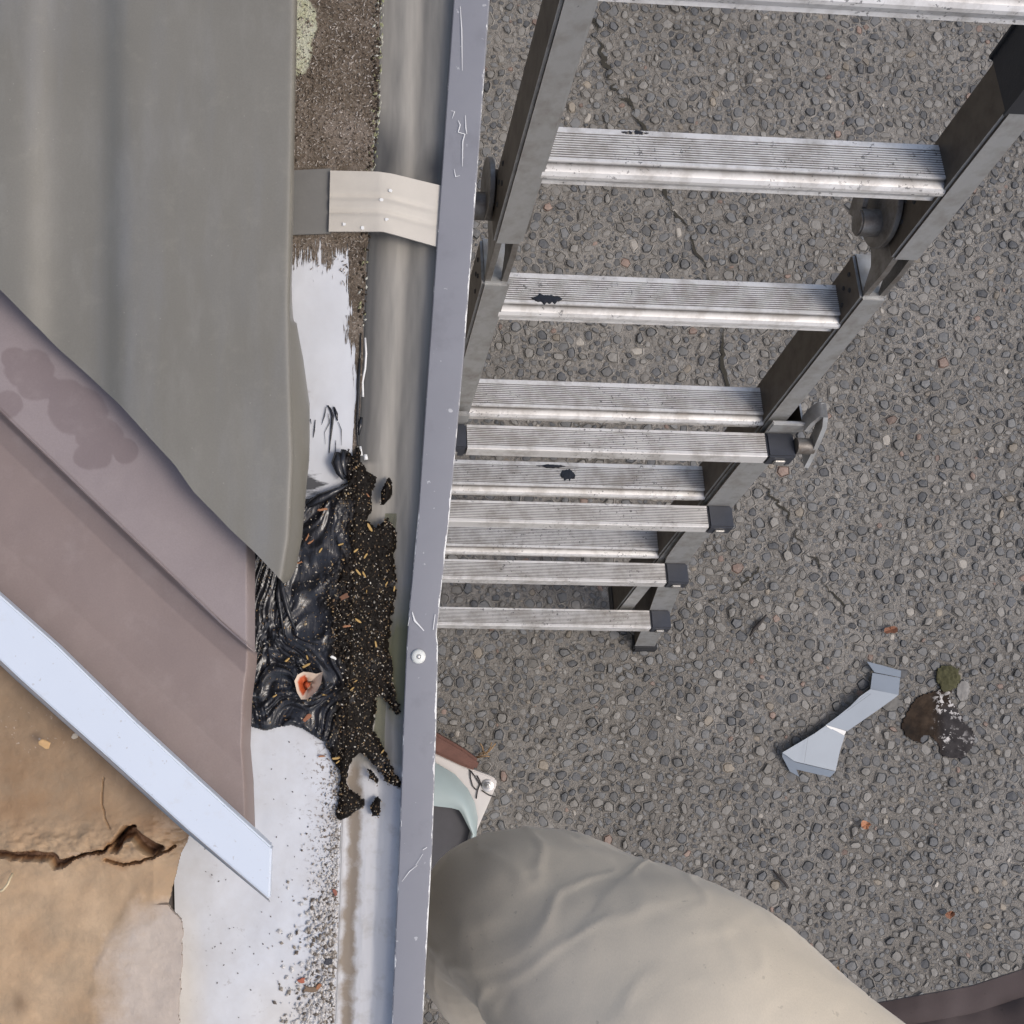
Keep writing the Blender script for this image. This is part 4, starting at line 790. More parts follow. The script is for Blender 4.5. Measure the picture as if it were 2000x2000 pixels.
# ================================================================== LADDER
fO = np.array([0.40054205, 0.41000336, -1.39462618]); fa = np.array([-0.09013626, -0.42366721, -1.0]); fa /= np.linalg.norm(fa)
fr = np.array([1, 0.01020512, 0.0]); fr = fr - fa * (fr @ fa); fr /= np.linalg.norm(fr)
RX = np.array([[1, 0, 0], [0, CT, -ST], [0, ST, CT]])
wO = RX @ fO + [0, 0, H]; wa = RX @ fa; wr = RX @ fr; wn = np.cross(wr, wa)        # wn points to the back of the ladder
SPC, I0 = 0.28, 6.06
base = wO + wa * SPC * I0
LAD = empty('ladder', base); LAD.matrix_world = Matrix(((wr[0], wn[0], -wa[0], base[0]), (wr[1], wn[1], -wa[1], base[1]), (wr[2], wn[2], -wa[2], base[2]), (0, 0, 0, 1)))
tag(LAD, 'tall aluminium folding ladder with ribbed rungs standing beside the gutter', 'ladder')
def lz(i): return SPC * (I0 - i)
def lmesh(name, V, F, mat, parent=LAD, attrs=None, auto=35, loc=(0, 0, 0)):
    me = bpy.data.meshes.new(name); me.from_pydata([tuple(map(float, v)) for v in V], [], [list(map(int, f)) for f in F])
    if attrs:
        for k, val in attrs.items(): a = me.attributes.new(k, 'FLOAT', 'POINT'); a.data.foreach_set('value', np.asarray(val, float))
    me.materials.append(mat); me.polygons.foreach_set('use_smooth', [True] * len(me.polygons)); me.set_sharp_from_angle(angle=R(auto))
    o = bpy.data.objects.new(name, me); COL.objects.link(o); o.parent = parent; o.location = loc; return o
def lbm(name, bm, mat, parent=LAD, auto=35, loc=(0, 0, 0)):
    bm.verts.index_update(); V = [v.co[:] for v in bm.verts]; F = [[v.index for v in f.verts] for f in bm.faces]; bm.free(); return lmesh(name, V, F, mat, parent, None, auto, loc)
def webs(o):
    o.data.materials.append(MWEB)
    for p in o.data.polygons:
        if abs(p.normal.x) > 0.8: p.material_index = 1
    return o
def lbox(name, x0, x1, y0, y1, z0, z1, mat, bev=0.002, parent=LAD):
    bm = bmesh.new(); bmesh.ops.create_cube(bm, size=1)
    for v in bm.verts: v.co = ((x0 + x1) / 2 + v.co.x * (x1 - x0), (y0 + y1) / 2 + v.co.y * (y1 - y0), (z0 + z1) / 2 + v.co.z * (z1 - z0))
    if bev: bmesh.ops.bevel(bm, geom=list(bm.edges), offset=bev, segments=2, affect='EDGES')
    return lbm(name, bm, mat, parent)
def extr(prof, x0, x1, groove=None, nseg=1):
    n = len(prof); V = []; F = []; A = []
    for k in range(nseg + 1):
        x = x0 + (x1 - x0) * k / nseg
        for j, (y, z) in enumerate(prof): V.append((x, y, z)); A.append(groove[j] if groove else 0)
    for k in range(nseg):
        for j in range(n): j2 = (j + 1) % n; F.append((k * n + j, k * n + j2, (k + 1) * n + j2, (k + 1) * n + j))
    F.append(tuple(range(n))[::-1]); F.append(tuple(nseg * n + j for j in range(n))); return V, F, A
def rib_prof(y0, y1, n, dep):
    pr = []; gr = []; st = (y1 - y0) / n
    for k in range(n):
        a = y0 + st * k
        for fr_, z, g in ((0.0, 0.0, 0), (0.46, 0.0, 0), (0.54, -dep, 1), (0.92, -dep, 1)): pr.append((a + st * fr_, z)); gr.append(g)
    pr.append((y1, 0.0)); gr.append(0); return pr, gr
# inner rung: y = 0 is the back edge, front is -y
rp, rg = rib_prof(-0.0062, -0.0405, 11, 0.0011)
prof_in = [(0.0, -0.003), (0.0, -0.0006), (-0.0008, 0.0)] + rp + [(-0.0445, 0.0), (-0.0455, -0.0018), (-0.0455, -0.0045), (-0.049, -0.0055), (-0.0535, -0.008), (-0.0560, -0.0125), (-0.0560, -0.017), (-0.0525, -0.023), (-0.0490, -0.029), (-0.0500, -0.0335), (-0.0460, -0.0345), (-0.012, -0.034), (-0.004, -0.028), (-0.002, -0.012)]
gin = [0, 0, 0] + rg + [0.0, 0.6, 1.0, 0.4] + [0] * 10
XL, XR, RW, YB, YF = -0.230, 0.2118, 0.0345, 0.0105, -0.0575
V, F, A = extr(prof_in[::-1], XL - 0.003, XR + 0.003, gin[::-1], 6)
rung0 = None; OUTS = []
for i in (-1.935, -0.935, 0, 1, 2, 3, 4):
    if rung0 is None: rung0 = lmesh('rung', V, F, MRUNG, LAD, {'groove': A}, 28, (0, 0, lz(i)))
    else: o = rung0.copy(); COL.objects.link(o); o.parent = LAD; o.location = (0, 0, lz(i))
# inner rails, upper and lower half of each side
IU0, ID0, ID1 = 0.50, 0.79, 5.25
for sgn, xa in ((-1, XL - RW), (1, XR)):
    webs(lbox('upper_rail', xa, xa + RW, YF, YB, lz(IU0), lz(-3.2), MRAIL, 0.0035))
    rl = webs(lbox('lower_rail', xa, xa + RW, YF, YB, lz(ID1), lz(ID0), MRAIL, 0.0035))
    lbox('rail_foot', xa - 0.002, xa + RW + 0.002, YF - 0.002, YB + 0.002, lz(ID1) - 0.022, lz(ID1) + 0.012, MRUB, 0.004, rl)
    # hinge: two plates with rounded heads, strap tongues, pin and lever knob
    hc = lz(0.50); hy = 0.004
    hg = None
    for px in (xa + 0.0035, xa + RW - 0.0105):
        bm = bmesh.new(); out = []
        for k in range(13):
            a = R(-8) + R(196) * k / 12; out.append((hy + 0.046 * math.sin(a) - 0.012, hc + 0.046 * math.cos(a)))
        out = [(-0.052, lz(0.36)), (-0.030, hc + 0.052)] + out + [(-0.030, hc - 0.052), (-0.049, lz(0.80)), (-0.053, lz(0.83)), (-0.056, lz(0.60)), (-0.054, hc)]
        va = [bm.verts.new((px, y, z)) for y, z in out]; vb = [bm.verts.new((px + 0.007, y, z)) for y, z in out]; n = len(out)
        bm.faces.new(va); bm.faces.new(vb[::-1])
        for k in range(n): bm.faces.new((va[k], vb[k], vb[(k + 1) % n], va[(k + 1) % n]))
        bmesh.ops.recalc_face_normals(bm, faces=bm.faces); hg = lbm('hinge_plate', bm, MHINGE, LAD, 40)
    for dx in (-0.0085, RW + 0.0015):
        bm = bmesh.new(); M4 = Matrix.Translation((xa + dx + 0.0035, 0.012, hc + 0.012)) @ Matrix.Rotation(R(90), 4, 'Y'); bmesh.ops.create_cone(bm, segments=36, radius1=(0.036 if (sgn < 0 and dx < 0) else 0.050), radius2=(0.036 if (sgn < 0 and dx < 0) else 0.050), depth=0.007, cap_ends=True, matrix=M4)
        bmesh.ops.bevel(bm, geom=[e for e in bm.edges if len(e.link_faces) == 2 and e.calc_face_angle(0) > 1], offset=0.001, segments=1, affect='EDGES'); lbm('hinge_disc', bm, MHINGE, LAD, 40)
    lbox('hinge_tongue', xa + 0.0108, xa + RW - 0.0108, -0.044, 0.0, lz(0.56), lz(0.3), MHINGE, 0.001)
    bm = bmesh.new(); side = -1 if sgn == -1 else -1
    x0 = xa - 0.038 if sgn == -1 else xa - 0.030
    M4 = Matrix.Translation((x0 + 0.022, -0.004, hc)) @ Matrix.Rotation(R(90), 4, 'Y'); bmesh.ops.create_cone(bm, segments=24, radius1=0.0165, radius2=0.0165, depth=0.05, cap_ends=True, matrix=M4)
    bmesh.ops.bevel(bm, geom=[e for e in bm.edges if len(e.link_faces) == 2 and e.calc_face_angle(0) > 1], offset=0.002, segments=2, affect='EDGES'); lbm('hinge_knob', bm, MHINGE, LAD, 40)
    bm = bmesh.new(); out = [(0.012, 0.006), (0.034, 0.030), (0.042, 0.024), (0.046, -0.006), (0.030, -0.030), (0.014, -0.016)]
    xk = x0 + 0.004; va = [bm.verts.new((xk, y, hc + z)) for y, z in out]; vb = [bm.verts.new((xk + 0.006, y, hc + z)) for y, z in out]; n = len(out); bm.faces.new(va); bm.faces.new(vb[::-1])
    for k in range(n): bm.faces.new((va[k], vb[k], vb[(k + 1) % n], va[(k + 1) % n]))
    bmesh.ops.recalc_face_normals(bm, faces=bm.faces); bmesh.ops.bevel(bm, geom=list(bm.edges), offset=0.0015, segments=2, affect='EDGES'); lbm('lock_lever', bm, MHINGE, LAD, 40)
for xr_, fc in ((XR - 0.0007, -1), (XL - RW - 0.0007, -1)):
    for ii, yy in ((0.20, -0.008), (0.24, -0.026), (0.30, -0.012), (0.36, -0.030), (0.42, -0.014), (0.86, -0.010), (0.88, -0.030), (0.93, -0.018), (0.97, -0.036)):
        bm = bmesh.new(); bmesh.ops.create_cone(bm, segments=10, radius1=0.0034, radius2=0.0026, depth=0.0016, cap_ends=True, matrix=Matrix.Translation((xr_, yy, lz(ii))) @ Matrix.Rotation(R(-90), 4, 'Y')); lbm('rivet', bm, MRUB, LAD, 30)
# dark rubber bumper behind the right hinge
lbox('bumper', XR + RW + 0.004, XR + RW + 0.026, -0.03, -0.004, lz(0.30), lz(0.22), MCAP, 0.004)
lbox('tape_band', XR - 0.0012, XR + RW + 0.0012, YF - 0.001, YB + 0.001, lz(-0.62), lz(-0.44), MRUB, 0.003)
# outer sliding half: rails flare out towards the feet
def flare(i): return float(np.interp(i, [3.7, 3.95, 4.14, 4.5, 5.14, 6.1], [0, 0.003, 0.012, 0.031, 0.060, 0.098]))
OI = [1.95, 2.6, 3.2, 3.6, 3.8, 3.95, 4.05, 4.15, 4.3, 4.5, 4.8, 5.14, 5.5, 5.98]
OXR, OXL, OW, OYF, OYB = 0.2185, -0.2365, 0.047, -0.0655, 0.0145
for sgn in (-1, 1):
    # channel: inner web missing so that the inner rail slides in; front flange, outer web, back flange
    sec = [(0, OYF), (OW, OYF), (OW, OYB), (0, OYB), (0, OYB - 0.003), (OW - 0.003, OYB - 0.003), (OW - 0.003, OYF + 0.003), (0, OYF + 0.003)]
    V = []; F = []; n = len(sec)
    for i in OI:
        f = flare(i)
        for x, y in sec:
            X = (OXR + x + f) if sgn > 0 else (OXL - x - f); V.append((X, y, lz(i)))
    for k in range(len(OI) - 1):
        for j in range(n): j2 = (j + 1) % n; q = (k * n + j, k * n + j2, (k + 1) * n + j2, (k + 1) * n + j); F.append(q if sgn < 0 else q[::-1])
    F.append(tuple(range(n))); F.append(tuple((len(OI) - 1) * n + j for j in range(n))[::-1])
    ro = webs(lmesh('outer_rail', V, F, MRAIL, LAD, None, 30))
    # the web that closes the flared lower part
    f1, f2 = flare(4.5), flare(5.95); xs_ = (OXR, 1) if sgn > 0 else (OXL, -1)
    bm = bmesh.new(); pv = []
    for i, f in ((4.35, flare(4.35)), (5.14, flare(5.14)), (5.95, f2)):
        for y in (OYF + 0.001, OYB - 0.001): pv.append(bm.verts.new((xs_[0] + xs_[1] * (f + 0.001), y, lz(i))))
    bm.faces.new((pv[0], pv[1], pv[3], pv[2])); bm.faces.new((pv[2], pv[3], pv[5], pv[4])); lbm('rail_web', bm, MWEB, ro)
    fx = flare(6.0); xa = OXR + fx - 0.004 if sgn > 0 else OXL - fx - OW - 0.004
    bm = bmesh.new(); bmesh.ops.create_cube(bm, size=1)
    for v in bm.verts:
        tx = 0.003 if v.co.z > 0 else 0.0
        v.co = (xa + (0.5 + v.co.x) * (OW + 0.008), (-0.074 if v.co.y < 0 else 0.022), (0.030 if v.co.y < 0 else 0.022) if v.co.z > 0 else (-0.001 if v.co.y < 0 else -0.036 + 0.03))
    bmesh.ops.bevel(bm, geom=list(bm.edges), offset=0.003, segments=2, affect='EDGES'); lbm('ladder_foot', bm, MRUB, LAD)
    # the tread blocks at the ends of the outer rungs
for k, i in enumerate((2.07, 3.06, 4.05, 5.04)):
    f = flare(i); xl, xr = OXL - f + 0.004, OXR + f - 0.001
    rp, rg = rib_prof(-0.0700, -0.0995, 10, 0.0009)
    prof = [(-0.0665, -0.004), (-0.0665, -0.0005), (-0.0672, 0.0)] + rp + [(-0.1045, 0.0), (-0.1058, -0.0012), (-0.1058, -0.022), (-0.1040, -0.0245), (-0.0690, -0.0245), (-0.0665, -0.022)]
    g = [0, 0, 0] + rg + [0] * 6
    Vv, Ff, Aa = extr(prof[::-1], xl, xr, g[::-1], 6); lmesh('outer_rung', Vv, Ff, MRUNG, LAD, {'groove': Aa}, 28, (0, 0, lz(i)))
    for sgn in (-1, 1):
        x0, x1 = (xr + 0.001, xr + 0.044) if sgn > 0 else (xl - 0.044, xl - 0.001)
        cp = lbox('end_cap', x0, x1, -0.1062, -0.0655, lz(i) - 0.027, lz(i) + 0.002, MCAP, 0.0028)
        lbox('cap_bolt', (x0 + x1) / 2 - 0.009, (x0 + x1) / 2 + 0.009, -0.1095, -0.106, lz(i) - 0.022, lz(i) - 0.008, MSTEEL, 0.002, cp)
# sliding lock on the top end of the outer half
for sgn in (-1, 1):
    X = lambda x: (OXR + x) if sgn > 0 else (OXL - x)
    a_, b_ = sorted((X(-0.003), X(0.050))); lbox('lock_collar', a_, b_, -0.072, -0.0662, lz(2.03) + 0.004, lz(1.95) + 0.006, MRAIL, 0.0015)
    pth = [(X(0.048), -0.068, lz(1.95) + 0.002), (X(0.053), -0.062, lz(1.89)), (X(0.059), -0.060, lz(1.83)), (X(0.064), -0.062, lz(1.82)), (X(0.068), -0.070, lz(1.88)), (X(0.069), -0.083, lz(2.01)), (X(0.068), -0.094, lz(2.11)), (X(0.066), -0.100, lz(2.15))]
    V = []; F = []
    for k, p in enumerate(pth):
        for dy, dx in ((-0.012, -0.0035), (-0.012, 0.0035), (0.012, 0.0035), (0.012, -0.0035)): V.append((p[0] + dx, p[1] + dy, p[2]))
    for k in range(len(pth) - 1):
        for j in range(4): j2 = (j + 1) % 4; F.append((k * 4 + j, k * 4 + j2, k * 4 + 4 + j2, k * 4 + 4 + j))
    F += [(0, 3, 2, 1), tuple(len(V) - 4 + j for j in range(4))]
    lmesh('lock_handle', V, F, MRAIL, LAD, None, 50)
    bm = bmesh.new(); M4 = Matrix.Translation((X(0.056), -0.088, lz(2.06))) @ Matrix.Rotation(R(90), 4, 'Y'); bmesh.ops.create_cone(bm, segments=20, radius1=0.0125, radius2=0.0125, depth=0.026, cap_ends=True, matrix=M4); lbm('lock_pin', bm, MHINGE, LAD, 40)
# smears of sealant on two rungs
def rung_smear(i, x0, wd, y0, y1, zoff, seed):
    n = 24; V = []; F = []
    for k in range(n + 1):
        t = k / n; x = x0 + wd * t; h = math.sin(math.pi * t) ** 0.6; j = 1.1 * (fbm(k * 0.45 + seed, seed * 1.7, seed, 2) - 0.5); j2 = 1.1 * (fbm(k * 0.5 + seed + 50, seed * 2.3, seed + 3, 2) - 0.5)
        ya = y0 + (y1 - y0) * (0.5 - 0.5 * h * (0.85 + j)); yb = y0 + (y1 - y0) * (0.5 + 0.5 * h * (0.9 - j2))
        V += [(x, ya, 0.0003), (x, yb, 0.0003), (x, (ya + yb) / 2, 0.0016)]
    for k in range(n): a = 3 * k; F += [(a, a + 2, a + 5, a + 3), (a + 2, a + 1, a + 4, a + 5)]
    lmesh('sealant_mark', V, F, MSEAL, LAD, None, 60, (0, zoff[0], lz(i) + zoff[1]))
rung_smear(1, -0.192, 0.040, -0.030, -0.046, (0, 0), 4); rung_smear(1, -0.200, 0.056, -0.0475, -0.054, (-0.001, -0.0105), 9)
rung_smear(3, -0.075, 0.050, -0.004, -0.012, (0, 0), 14); rung_smear(3, -0.035, 0.026, -0.012, -0.036, (0, 0), 24)
rung_smear(0, 0.035 - 0.18, 0.030, -0.001, -0.007, (0, 0), 33)

# ================================================================== THINGS ON THE GROUND
# zinc offcut, folded
def poly3(name, pts, faces, mat, parent, thick=0.0012):
    Q = np.array(pts, float); Am = np.c_[Q[:, :2], np.ones(len(Q))]; zf = Am @ np.linalg.lstsq(Am, Q[:, 2], rcond=None)[0]; pts = [(p[0], p[1], 0.002 + 0.75 * z_) for p, z_ in zip(pts, zf)]
    V = [at(u, v, z) for u, v, z in pts]; n = len(V); V2 = V + [v_ - np.array([0, 0, thick]) for v_ in V]; F = [tuple(f) for f in faces]; ed = {}
    for f in F:
        for a, b in zip(f, f[1:] + f[:1]):
            if (b, a) in ed: del ed[(b, a)]
            else: ed[(a, b)] = 1
    FF = F + [tuple(i + n for i in f[::-1]) for f in F] + [(b, a, a + n, b + n) for a, b in ed]; o = mk(name, V2, FF, mat, parent); return o
oc = empty('metal_offcut', at(1640, 1410, 0.006)); tag(oc, 'bent bluish grey sheet metal offcut lying on the concrete', 'metal offcut')
poly3('end_flange', [(1693, 1292, 0.030), (1708, 1313, 0.016), (1759, 1323, 0.016), (1760, 1310, 0.022), (1725, 1300, 0.030)], [(0, 4, 3, 2, 1)], MZINC, oc)
poly3('end_panel', [(1704, 1314, 0.016), (1758, 1324, 0.016), (1755, 1357, 0.026), (1700, 1346, 0.030)], [(0, 1, 2, 3)], MZINC, oc)
poly3('neck', [(1700, 1346, 0.0302), (1755, 1357, 0.0262), (1745, 1365, 0.022), (1713, 1388, 0.020), (1655, 1428, 0.012), (1613, 1416, 0.034), (1635, 1400, 0.038), (1660, 1380, 0.038), (1680, 1360, 0.036)], [(0, 1, 2, 3, 4, 5, 6, 7, 8)], MZINC, oc)
poly3('pleat', [(1613, 1416, 0.0345), (1653, 1428, 0.016), (1648, 1438, 0.012), (1616, 1420, 0.030)], [(0, 1, 2, 3)], MPALE, oc)
poly3('blade', [(1613, 1417, 0.034), (1650, 1437, 0.012), (1641, 1465, 0.014), (1632, 1506, 0.012), (1552, 1487, 0.030), (1528, 1470, 0.036), (1565, 1448, 0.035), (1592, 1432, 0.034)], [(0, 1, 2, 3, 4, 5, 6, 7)], MZINC, oc)
poly3('blade_flange', [(1552, 1488, 0.026), (1632, 1507, 0.012), (1621, 1518, 0.006), (1556, 1503, 0.010)], [(0, 1, 2, 3)], MZINC, oc)
poly3('corner_tab', [(1528, 1470, 0.034), (1552, 1487, 0.026), (1556, 1504, 0.010), (1561, 1517, 0.006), (1543, 1507, 0.010), (1528, 1478, 0.026)], [(0, 5, 4, 3, 2, 1)], MZINC, oc)
ribbon('fold_line', [(1701, 1355, ), (1655, 1388)], 0.0008, 0.0335, MDARK, oc); ribbon('fold_line', [(1578, 1440), (1571, 1489)], 0.0006, 0.0325, MDARK, oc)
def twig(pts, rad, mat, name, label, cat, z=0.010):
    Vt, Ft = tube([at(u, v, z) for u, v in pts], rad, 6); o = mk(name, Vt, Ft, mat, None, smooth=True); tag(o, label, cat); return o
twig([(1464, 1243), (1473, 1228), (1483, 1218), (1497, 1201)], [0.002, 0.004, 0.0045, 0.002], MTWIG, 'twig', 'short dark twig on the concrete below the ladder feet', 'twig')
twig([(1510, 1700), (1522, 1712), (1533, 1725), (1540, 1735)], [0.002, 0.0035, 0.0035, 0.003], MTWIG, 'twig', 'short dark twig on the concrete above the beige trouser leg', 'twig')
def leaf(u, v, ru, rv, mat, name, label, cat, seed):
    rr = random.Random(seed); c = at(u, v, 0.012); V = [c]; n = 12
    for k in range(n):
        a = 2 * math.pi * k / n; q = rr.uniform(0.7, 1.15); p = at(u + ru * math.cos(a) * q, v + rv * math.sin(a) * q, 0.013 + 0.008 * rr.random()); V.append(p)
    o = mk(name, V, [(0, 1 + (k + 1) % n, 1 + k) for k in range(n)], mat, None); tag(o, label, cat); return o
leaf(1691, 1611, 10, 9, plain('orange_leaf', (0.36, 0.16, 0.08), 0.6), 'dry_leaf', 'small curled orange leaf on open concrete below the metal offcut', 'leaf', 2)
leaf(1740, 1230, 14, 8, MLEAF, 'leaf_litter', 'dark brown scrap of leaf litter above the metal offcut', 'leaf', 5)
leaf(1856, 1786, 12, 8, MLEAF, 'dry_leaf', 'red brown curled leaf on the concrete above the dark cloth', 'leaf', 8)
leaf(1636, 1896, 5, 9, MSTRAW, 'straw_bit', 'tiny tan straw bit beside the beige trouser leg', 'straw', 9)
# moulded unit on a bolted plate under the gutter
stn = empty('bolted_base', at(890, 1560, 0)); tag(stn, 'grey green rounded moulding with charcoal centre on a white bolted plate below the gutter', 'base plate')
ztop = 0.035
pl = prism('plate', [at(u, v, ztop) for u, v in ((700, 1410), (850, 1471), (918, 1501), (960, 1517), (969, 1522), (971, 1531), (953, 1573), (935, 1614), (920, 1660), (700, 1660))], 0.034, MWHITE, stn, 0.003)
bc = at(952, 1534, ztop)
bo = lathe('bolt', bc, [(0.0135, 0.0), (0.0135, 0.0025), (0.0125, 0.003), (0.0068, 0.003)], MSTEEL, pl, 24); lathe('bolt_head', bc + [0, 0, 0.003], [(0.0085, 0), (0.0085, 0.006), (0.0075, 0.007), (0.0042, 0.007), (0.0042, 0.013), (0.003, 0.0145)], MSTEEL, bo, 6)
arc = [(700, 1452), (780, 1462), (846, 1486), (888, 1511), (913, 1539), (927, 1566), (933, 1596), (931, 1622), (925, 1670), (915, 1730)]
inn = [(700, 1562), (780, 1562), (846, 1567), (880, 1571), (894, 1575), (899, 1582), (905, 1594), (918, 1620), (905, 1670), (890, 1730)]
ao = np.array([at(u, v, ztop) for u, v in arc]); ai = np.array([at(u, v, ztop) for u, v in inn]); S = np.linspace(0, 1, 13); P = []
for s in S: P.append(np.concatenate([(ao + (ai - ao) * s)[:, :2], np.full((len(ao), 1), ztop + 0.001 + 0.055 * math.sin(math.pi * (0.02 + 0.62 * s)) ** 0.75)], 1))
P = np.array(P)[:, ::1]; surf('rim', np.transpose(P, (1, 0, 2)), MGREEN, stn, None, 0.0)
prism('panel', [at(u, v, ztop + 0.030) for u, v in inn] + [at(700, 1730, ztop + 0.03)], 0.029, MDARK, stn)
for pts in ([(918, 1503), (919, 1520), (923, 1535), (930, 1543)], [(920, 1506), (930, 1520), (937, 1532)], [(932, 1515), (937, 1525), (941, 1535)], [(938, 1530), (933, 1543), (930, 1560)], [(941, 1544), (955, 1553), (967, 1556)]):
    Vt, Ft = tube([at(u, v, ztop + 0.003) for u, v in pts], 0.0014, 5); mk('dried_stem', Vt, Ft, MTWIG, stn, smooth=True)
blk = [at(u, v, 0.05) for u, v in ((780, 1398), (852, 1432), (905, 1462), (937, 1486), (930, 1506), (910, 1500), (852, 1473), (780, 1440))]
o = prism('timber_offcut', blk, 0.045, MREDW, None, 0.006); tag(o, 'red brown timber offcut beside the white bolted plate', 'timber')
tf = empty('dry_grass_tuft', at(945, 1468, 0.004)); tag(tf, 'small tuft of dry brown grass at the end of the timber offcut', 'grass tuft')
for pts in ([(930, 1478), (945, 1474), (955, 1468), (968, 1452)], [(932, 1480), (947, 1477), (956, 1477)], [(945, 1472), (942, 1458), (938, 1452)], [(950, 1470), (958, 1460), (960, 1450)], [(934, 1474), (946, 1468), (952, 1474)]):
    Vt, Ft = tube([at(u, v, 0.012 + 0.006 * k) for k, (u, v) in enumerate(pts)], 0.0016, 5); mk('blade', Vt, Ft, MSTRAW, tf, smooth=True)

# ================================================================== PERSON: one bent leg in beige trousers, knee by the gutter
person = empty('person', at(1500, 2400, 1.4)); tag(person, 'person in beige trousers with a bent knee beside the gutter lip', 'person')
def crv(pts, n):
    P = np.array(pts, float); t = np.linspace(0, len(P) - 1, n); out = []
    for x in t:
        i = min(int(x), len(P) - 2); f = x - i; p0, p1, p2, p3 = P[max(i - 1, 0)], P[i], P[i + 1], P[min(i + 2, len(P) - 1)]
        out.append(0.5 * ((2 * p1) + (-p0 + p2) * f + (2 * p0 - 5 * p1 + 4 * p2 - p3) * f ** 2 + (-p0 + 3 * p1 - 3 * p2 + p3) * f ** 3))
    return np.array(out)
LEG = [(2250, 2720, 1.97, 0.115), (1850, 2400, 1.96, 0.104), (1560, 2165, 1.945, 0.101), (1350, 2012, 1.92, 0.111), (1175, 1900, 1.88, 0.102), (1040, 1805, 1.835, 0.084), (965, 1795, 1.775, 0.071), (962, 1862, 1.70, 0.071), (1035, 1955, 1.58, 0.074), (1110, 2050, 1.47, 0.073), (1180, 2140, 1.36, 0.068)]
ctrl = [np.append(at(u, v, z), r) for u, v, z, r in LEG]; C = crv(ctrl, 330); n = 144; Vp = []
T = np.gradient(C[:, :3], axis=0); T /= np.linalg.norm(T, axis=1, keepdims=True)
ref = np.array([0.62, 0.78, 0.05]); ref /= np.linalg.norm(ref)           # across the leg, roughly level
for k in range(len(C)):
    b = np.cross(T[k], ref); b /= np.linalg.norm(b); a = np.cross(b, T[k])
    th = np.linspace(0, 2 * math.pi, n, endpoint=False); r = C[k, 3]; L = k / len(C)
    rg_ = 1 - np.abs(2 * fbm(np.cos(th) * 1.1 + L * 16 + 3, np.sin(th) * 3.2 - L * 13 + 40, 19, 2) - 1)
    wr_ = 0.0007 * np.clip((rg_ - 0.80) / 0.2, 0, 1) ** 1.5 + 0.0045 * (fbm(np.cos(th) * 1.2 + 6, np.sin(th) * 1.2 + L * 9, 3, 3) - 0.5) + 0.0020 * (fbm(np.cos(th) * 1.6 + L * 14 + 5, np.sin(th) * 4 - L * 10 + 20, 9, 3) - 0.5)
    rr = r + wr_ * (1.0 + 1.2 * math.exp(-((L - 0.47) / 0.12) ** 2))
    Vp.append(C[k, :3] + (np.cos(th) * rr)[:, None] * a + (np.sin(th) * rr * 0.96)[:, None] * b)
Vp = np.array(Vp); F = []; nc = n
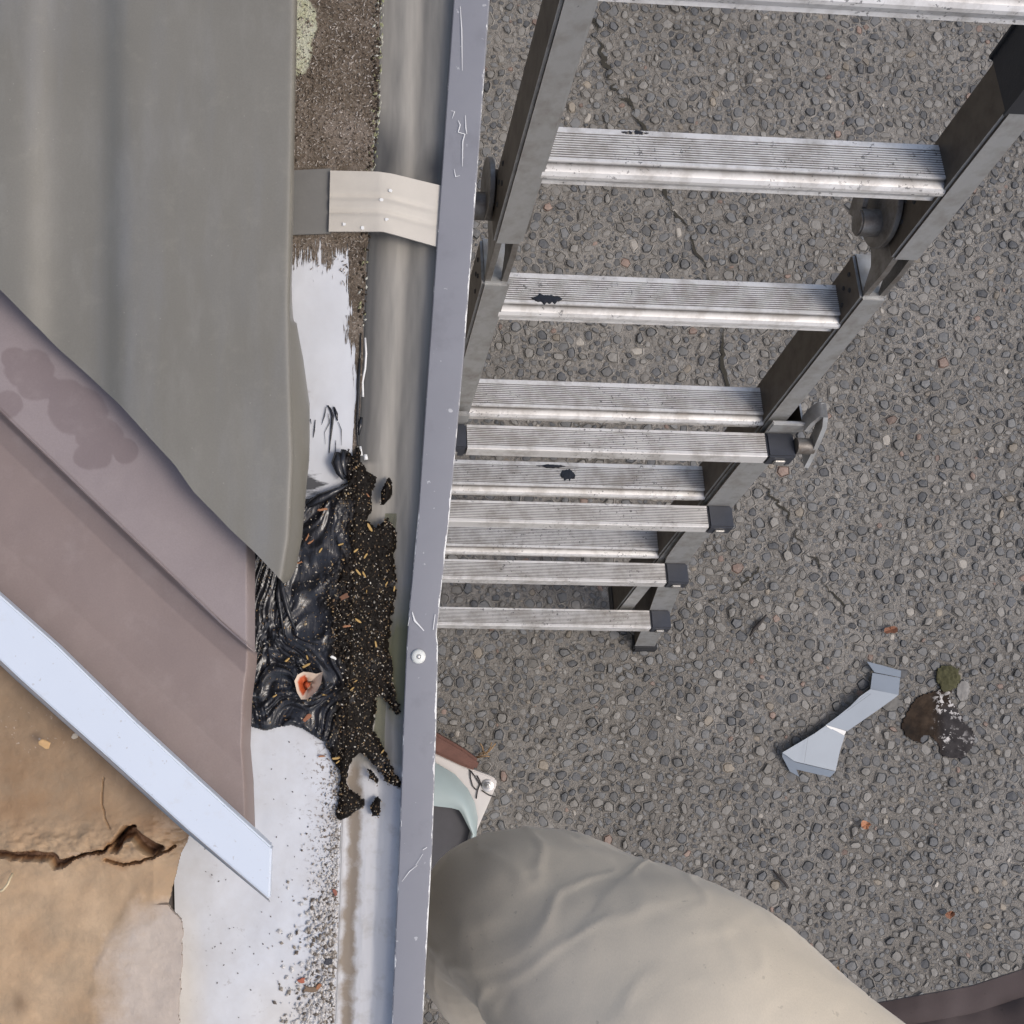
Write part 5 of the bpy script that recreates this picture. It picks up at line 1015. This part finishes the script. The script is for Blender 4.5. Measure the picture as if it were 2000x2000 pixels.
# pulled creases in the cloth
pz = Vp[..., 2] - H; yc_, zc_ = Vp[..., 1] * CT + pz * ST, -Vp[..., 1] * ST + pz * CT; pu, pv = U0 + FPX * Vp[..., 0] / -zc_, V0 - FPX * yc_ / -zc_
outw = Vp - C[:, None, :3]; outw /= np.linalg.norm(outw, axis=2, keepdims=True); dsp = np.zeros(pu.shape)
for (x0, y0, x1, y1, am, wd) in ((1235, 1790, 1405, 1732, 1.0, 10), (1300, 1852, 1490, 1785, 0.9, 11), (1005, 1705, 1150, 1690, 0.6, 9), (1150, 1716, 1188, 1745, 0.7, 6), (955, 1990, 1010, 1925, 0.8, 8), (1470, 1995, 1570, 1925, 0.8, 9), (1080, 1830, 1230, 1800, 0.5, 12), (1385, 1842, 1500, 1760, 0.5, 8), (930, 1760, 960, 1900, 0.7, 14), (1600, 1990, 1690, 1950, 0.6, 8), (1120, 1960, 1290, 1930, 0.45, 12)):
    L_ = math.hypot(x1 - x0, y1 - y0); ex, ey = (x1 - x0) / L_, (y1 - y0) / L_; tt_ = (pu - x0) * ex + (pv - y0) * ey
    dd_ = -(pu - x0) * ey + (pv - y0) * ex + 7 * np.sin(tt_ / 31.0) + 9 * (tt_ / L_) ** 2; en = np.clip(tt_ / (0.3 * L_), 0, 1) * np.clip((L_ - tt_) / (0.4 * L_), 0, 1)
    dsp += 0.13 * am * en * (0.0026 * np.exp(-(dd_ / wd) ** 2) - 0.0028 * np.exp(-((dd_ - 1.7 * wd) / (1.3 * wd)) ** 2))
dsp[:int(len(C) * 0.08)] = 0; dsp[int(len(C) * 0.6):] *= 0.3; Vp = Vp + outw * dsp[..., None]
for i in range(len(C) - 1):
    for j in range(nc): j2 = (j + 1) % nc; F.append((i * nc + j, i * nc + j2, (i + 1) * nc + j2, (i + 1) * nc + j))
F.append(tuple(range(nc))[::-1]); F.append(tuple((len(C) - 1) * nc + j for j in range(nc)))
tl = mk('trouser_leg', Vp.reshape(-1, 3), F, MTROU, person, smooth=True); tag(tl, 'creased beige cotton trouser leg bent at the knee')
# boot, out of the picture below the leg
an = C[-1, :3]; bt = [an + np.array([0, 0, 0.03]), an + np.array([0.005, -0.01, -0.05]), an + np.array([0.0, 0.01, -0.10]), an + np.array([-0.02, 0.07, -0.125]), an + np.array([-0.03, 0.14, -0.135])]
Vt, Ft = tube(crv(bt, 24), list(np.interp(np.linspace(0, 1, 24), [0, 0.4, 0.7, 1], [0.06, 0.058, 0.052, 0.035])), 20); mk('boot', Vt, Ft, MRUB, person, smooth=True)
# dark brown garment hem hanging in at the lower right
t_ = np.linspace(0, 1, 70); s_ = np.linspace(0, 1, 30); tt, ss = np.meshgrid(t_, s_)
ue = 1500 + tt * 900; ve = lerp_tab([(1500, 2014), (1600, 1985), (1700, 1962), (1800, 1944), (1900, 1926), (2000, 1893), (2400, 1790)], ue)
zz = 1.52 + 0.035 * ss + 0.010 * np.sin(tt * 22 + 3 * ss) * (0.3 + ss) + 0.012 * (fbm(tt * 14, ss * 7, 6) - 0.5) - 0.006 * np.exp(-((ss - 0.10) / 0.02) ** 2)
surf('jacket_hem', atA(ue, ve + ss * 520, zz), MJACK, person, None, 0.003)
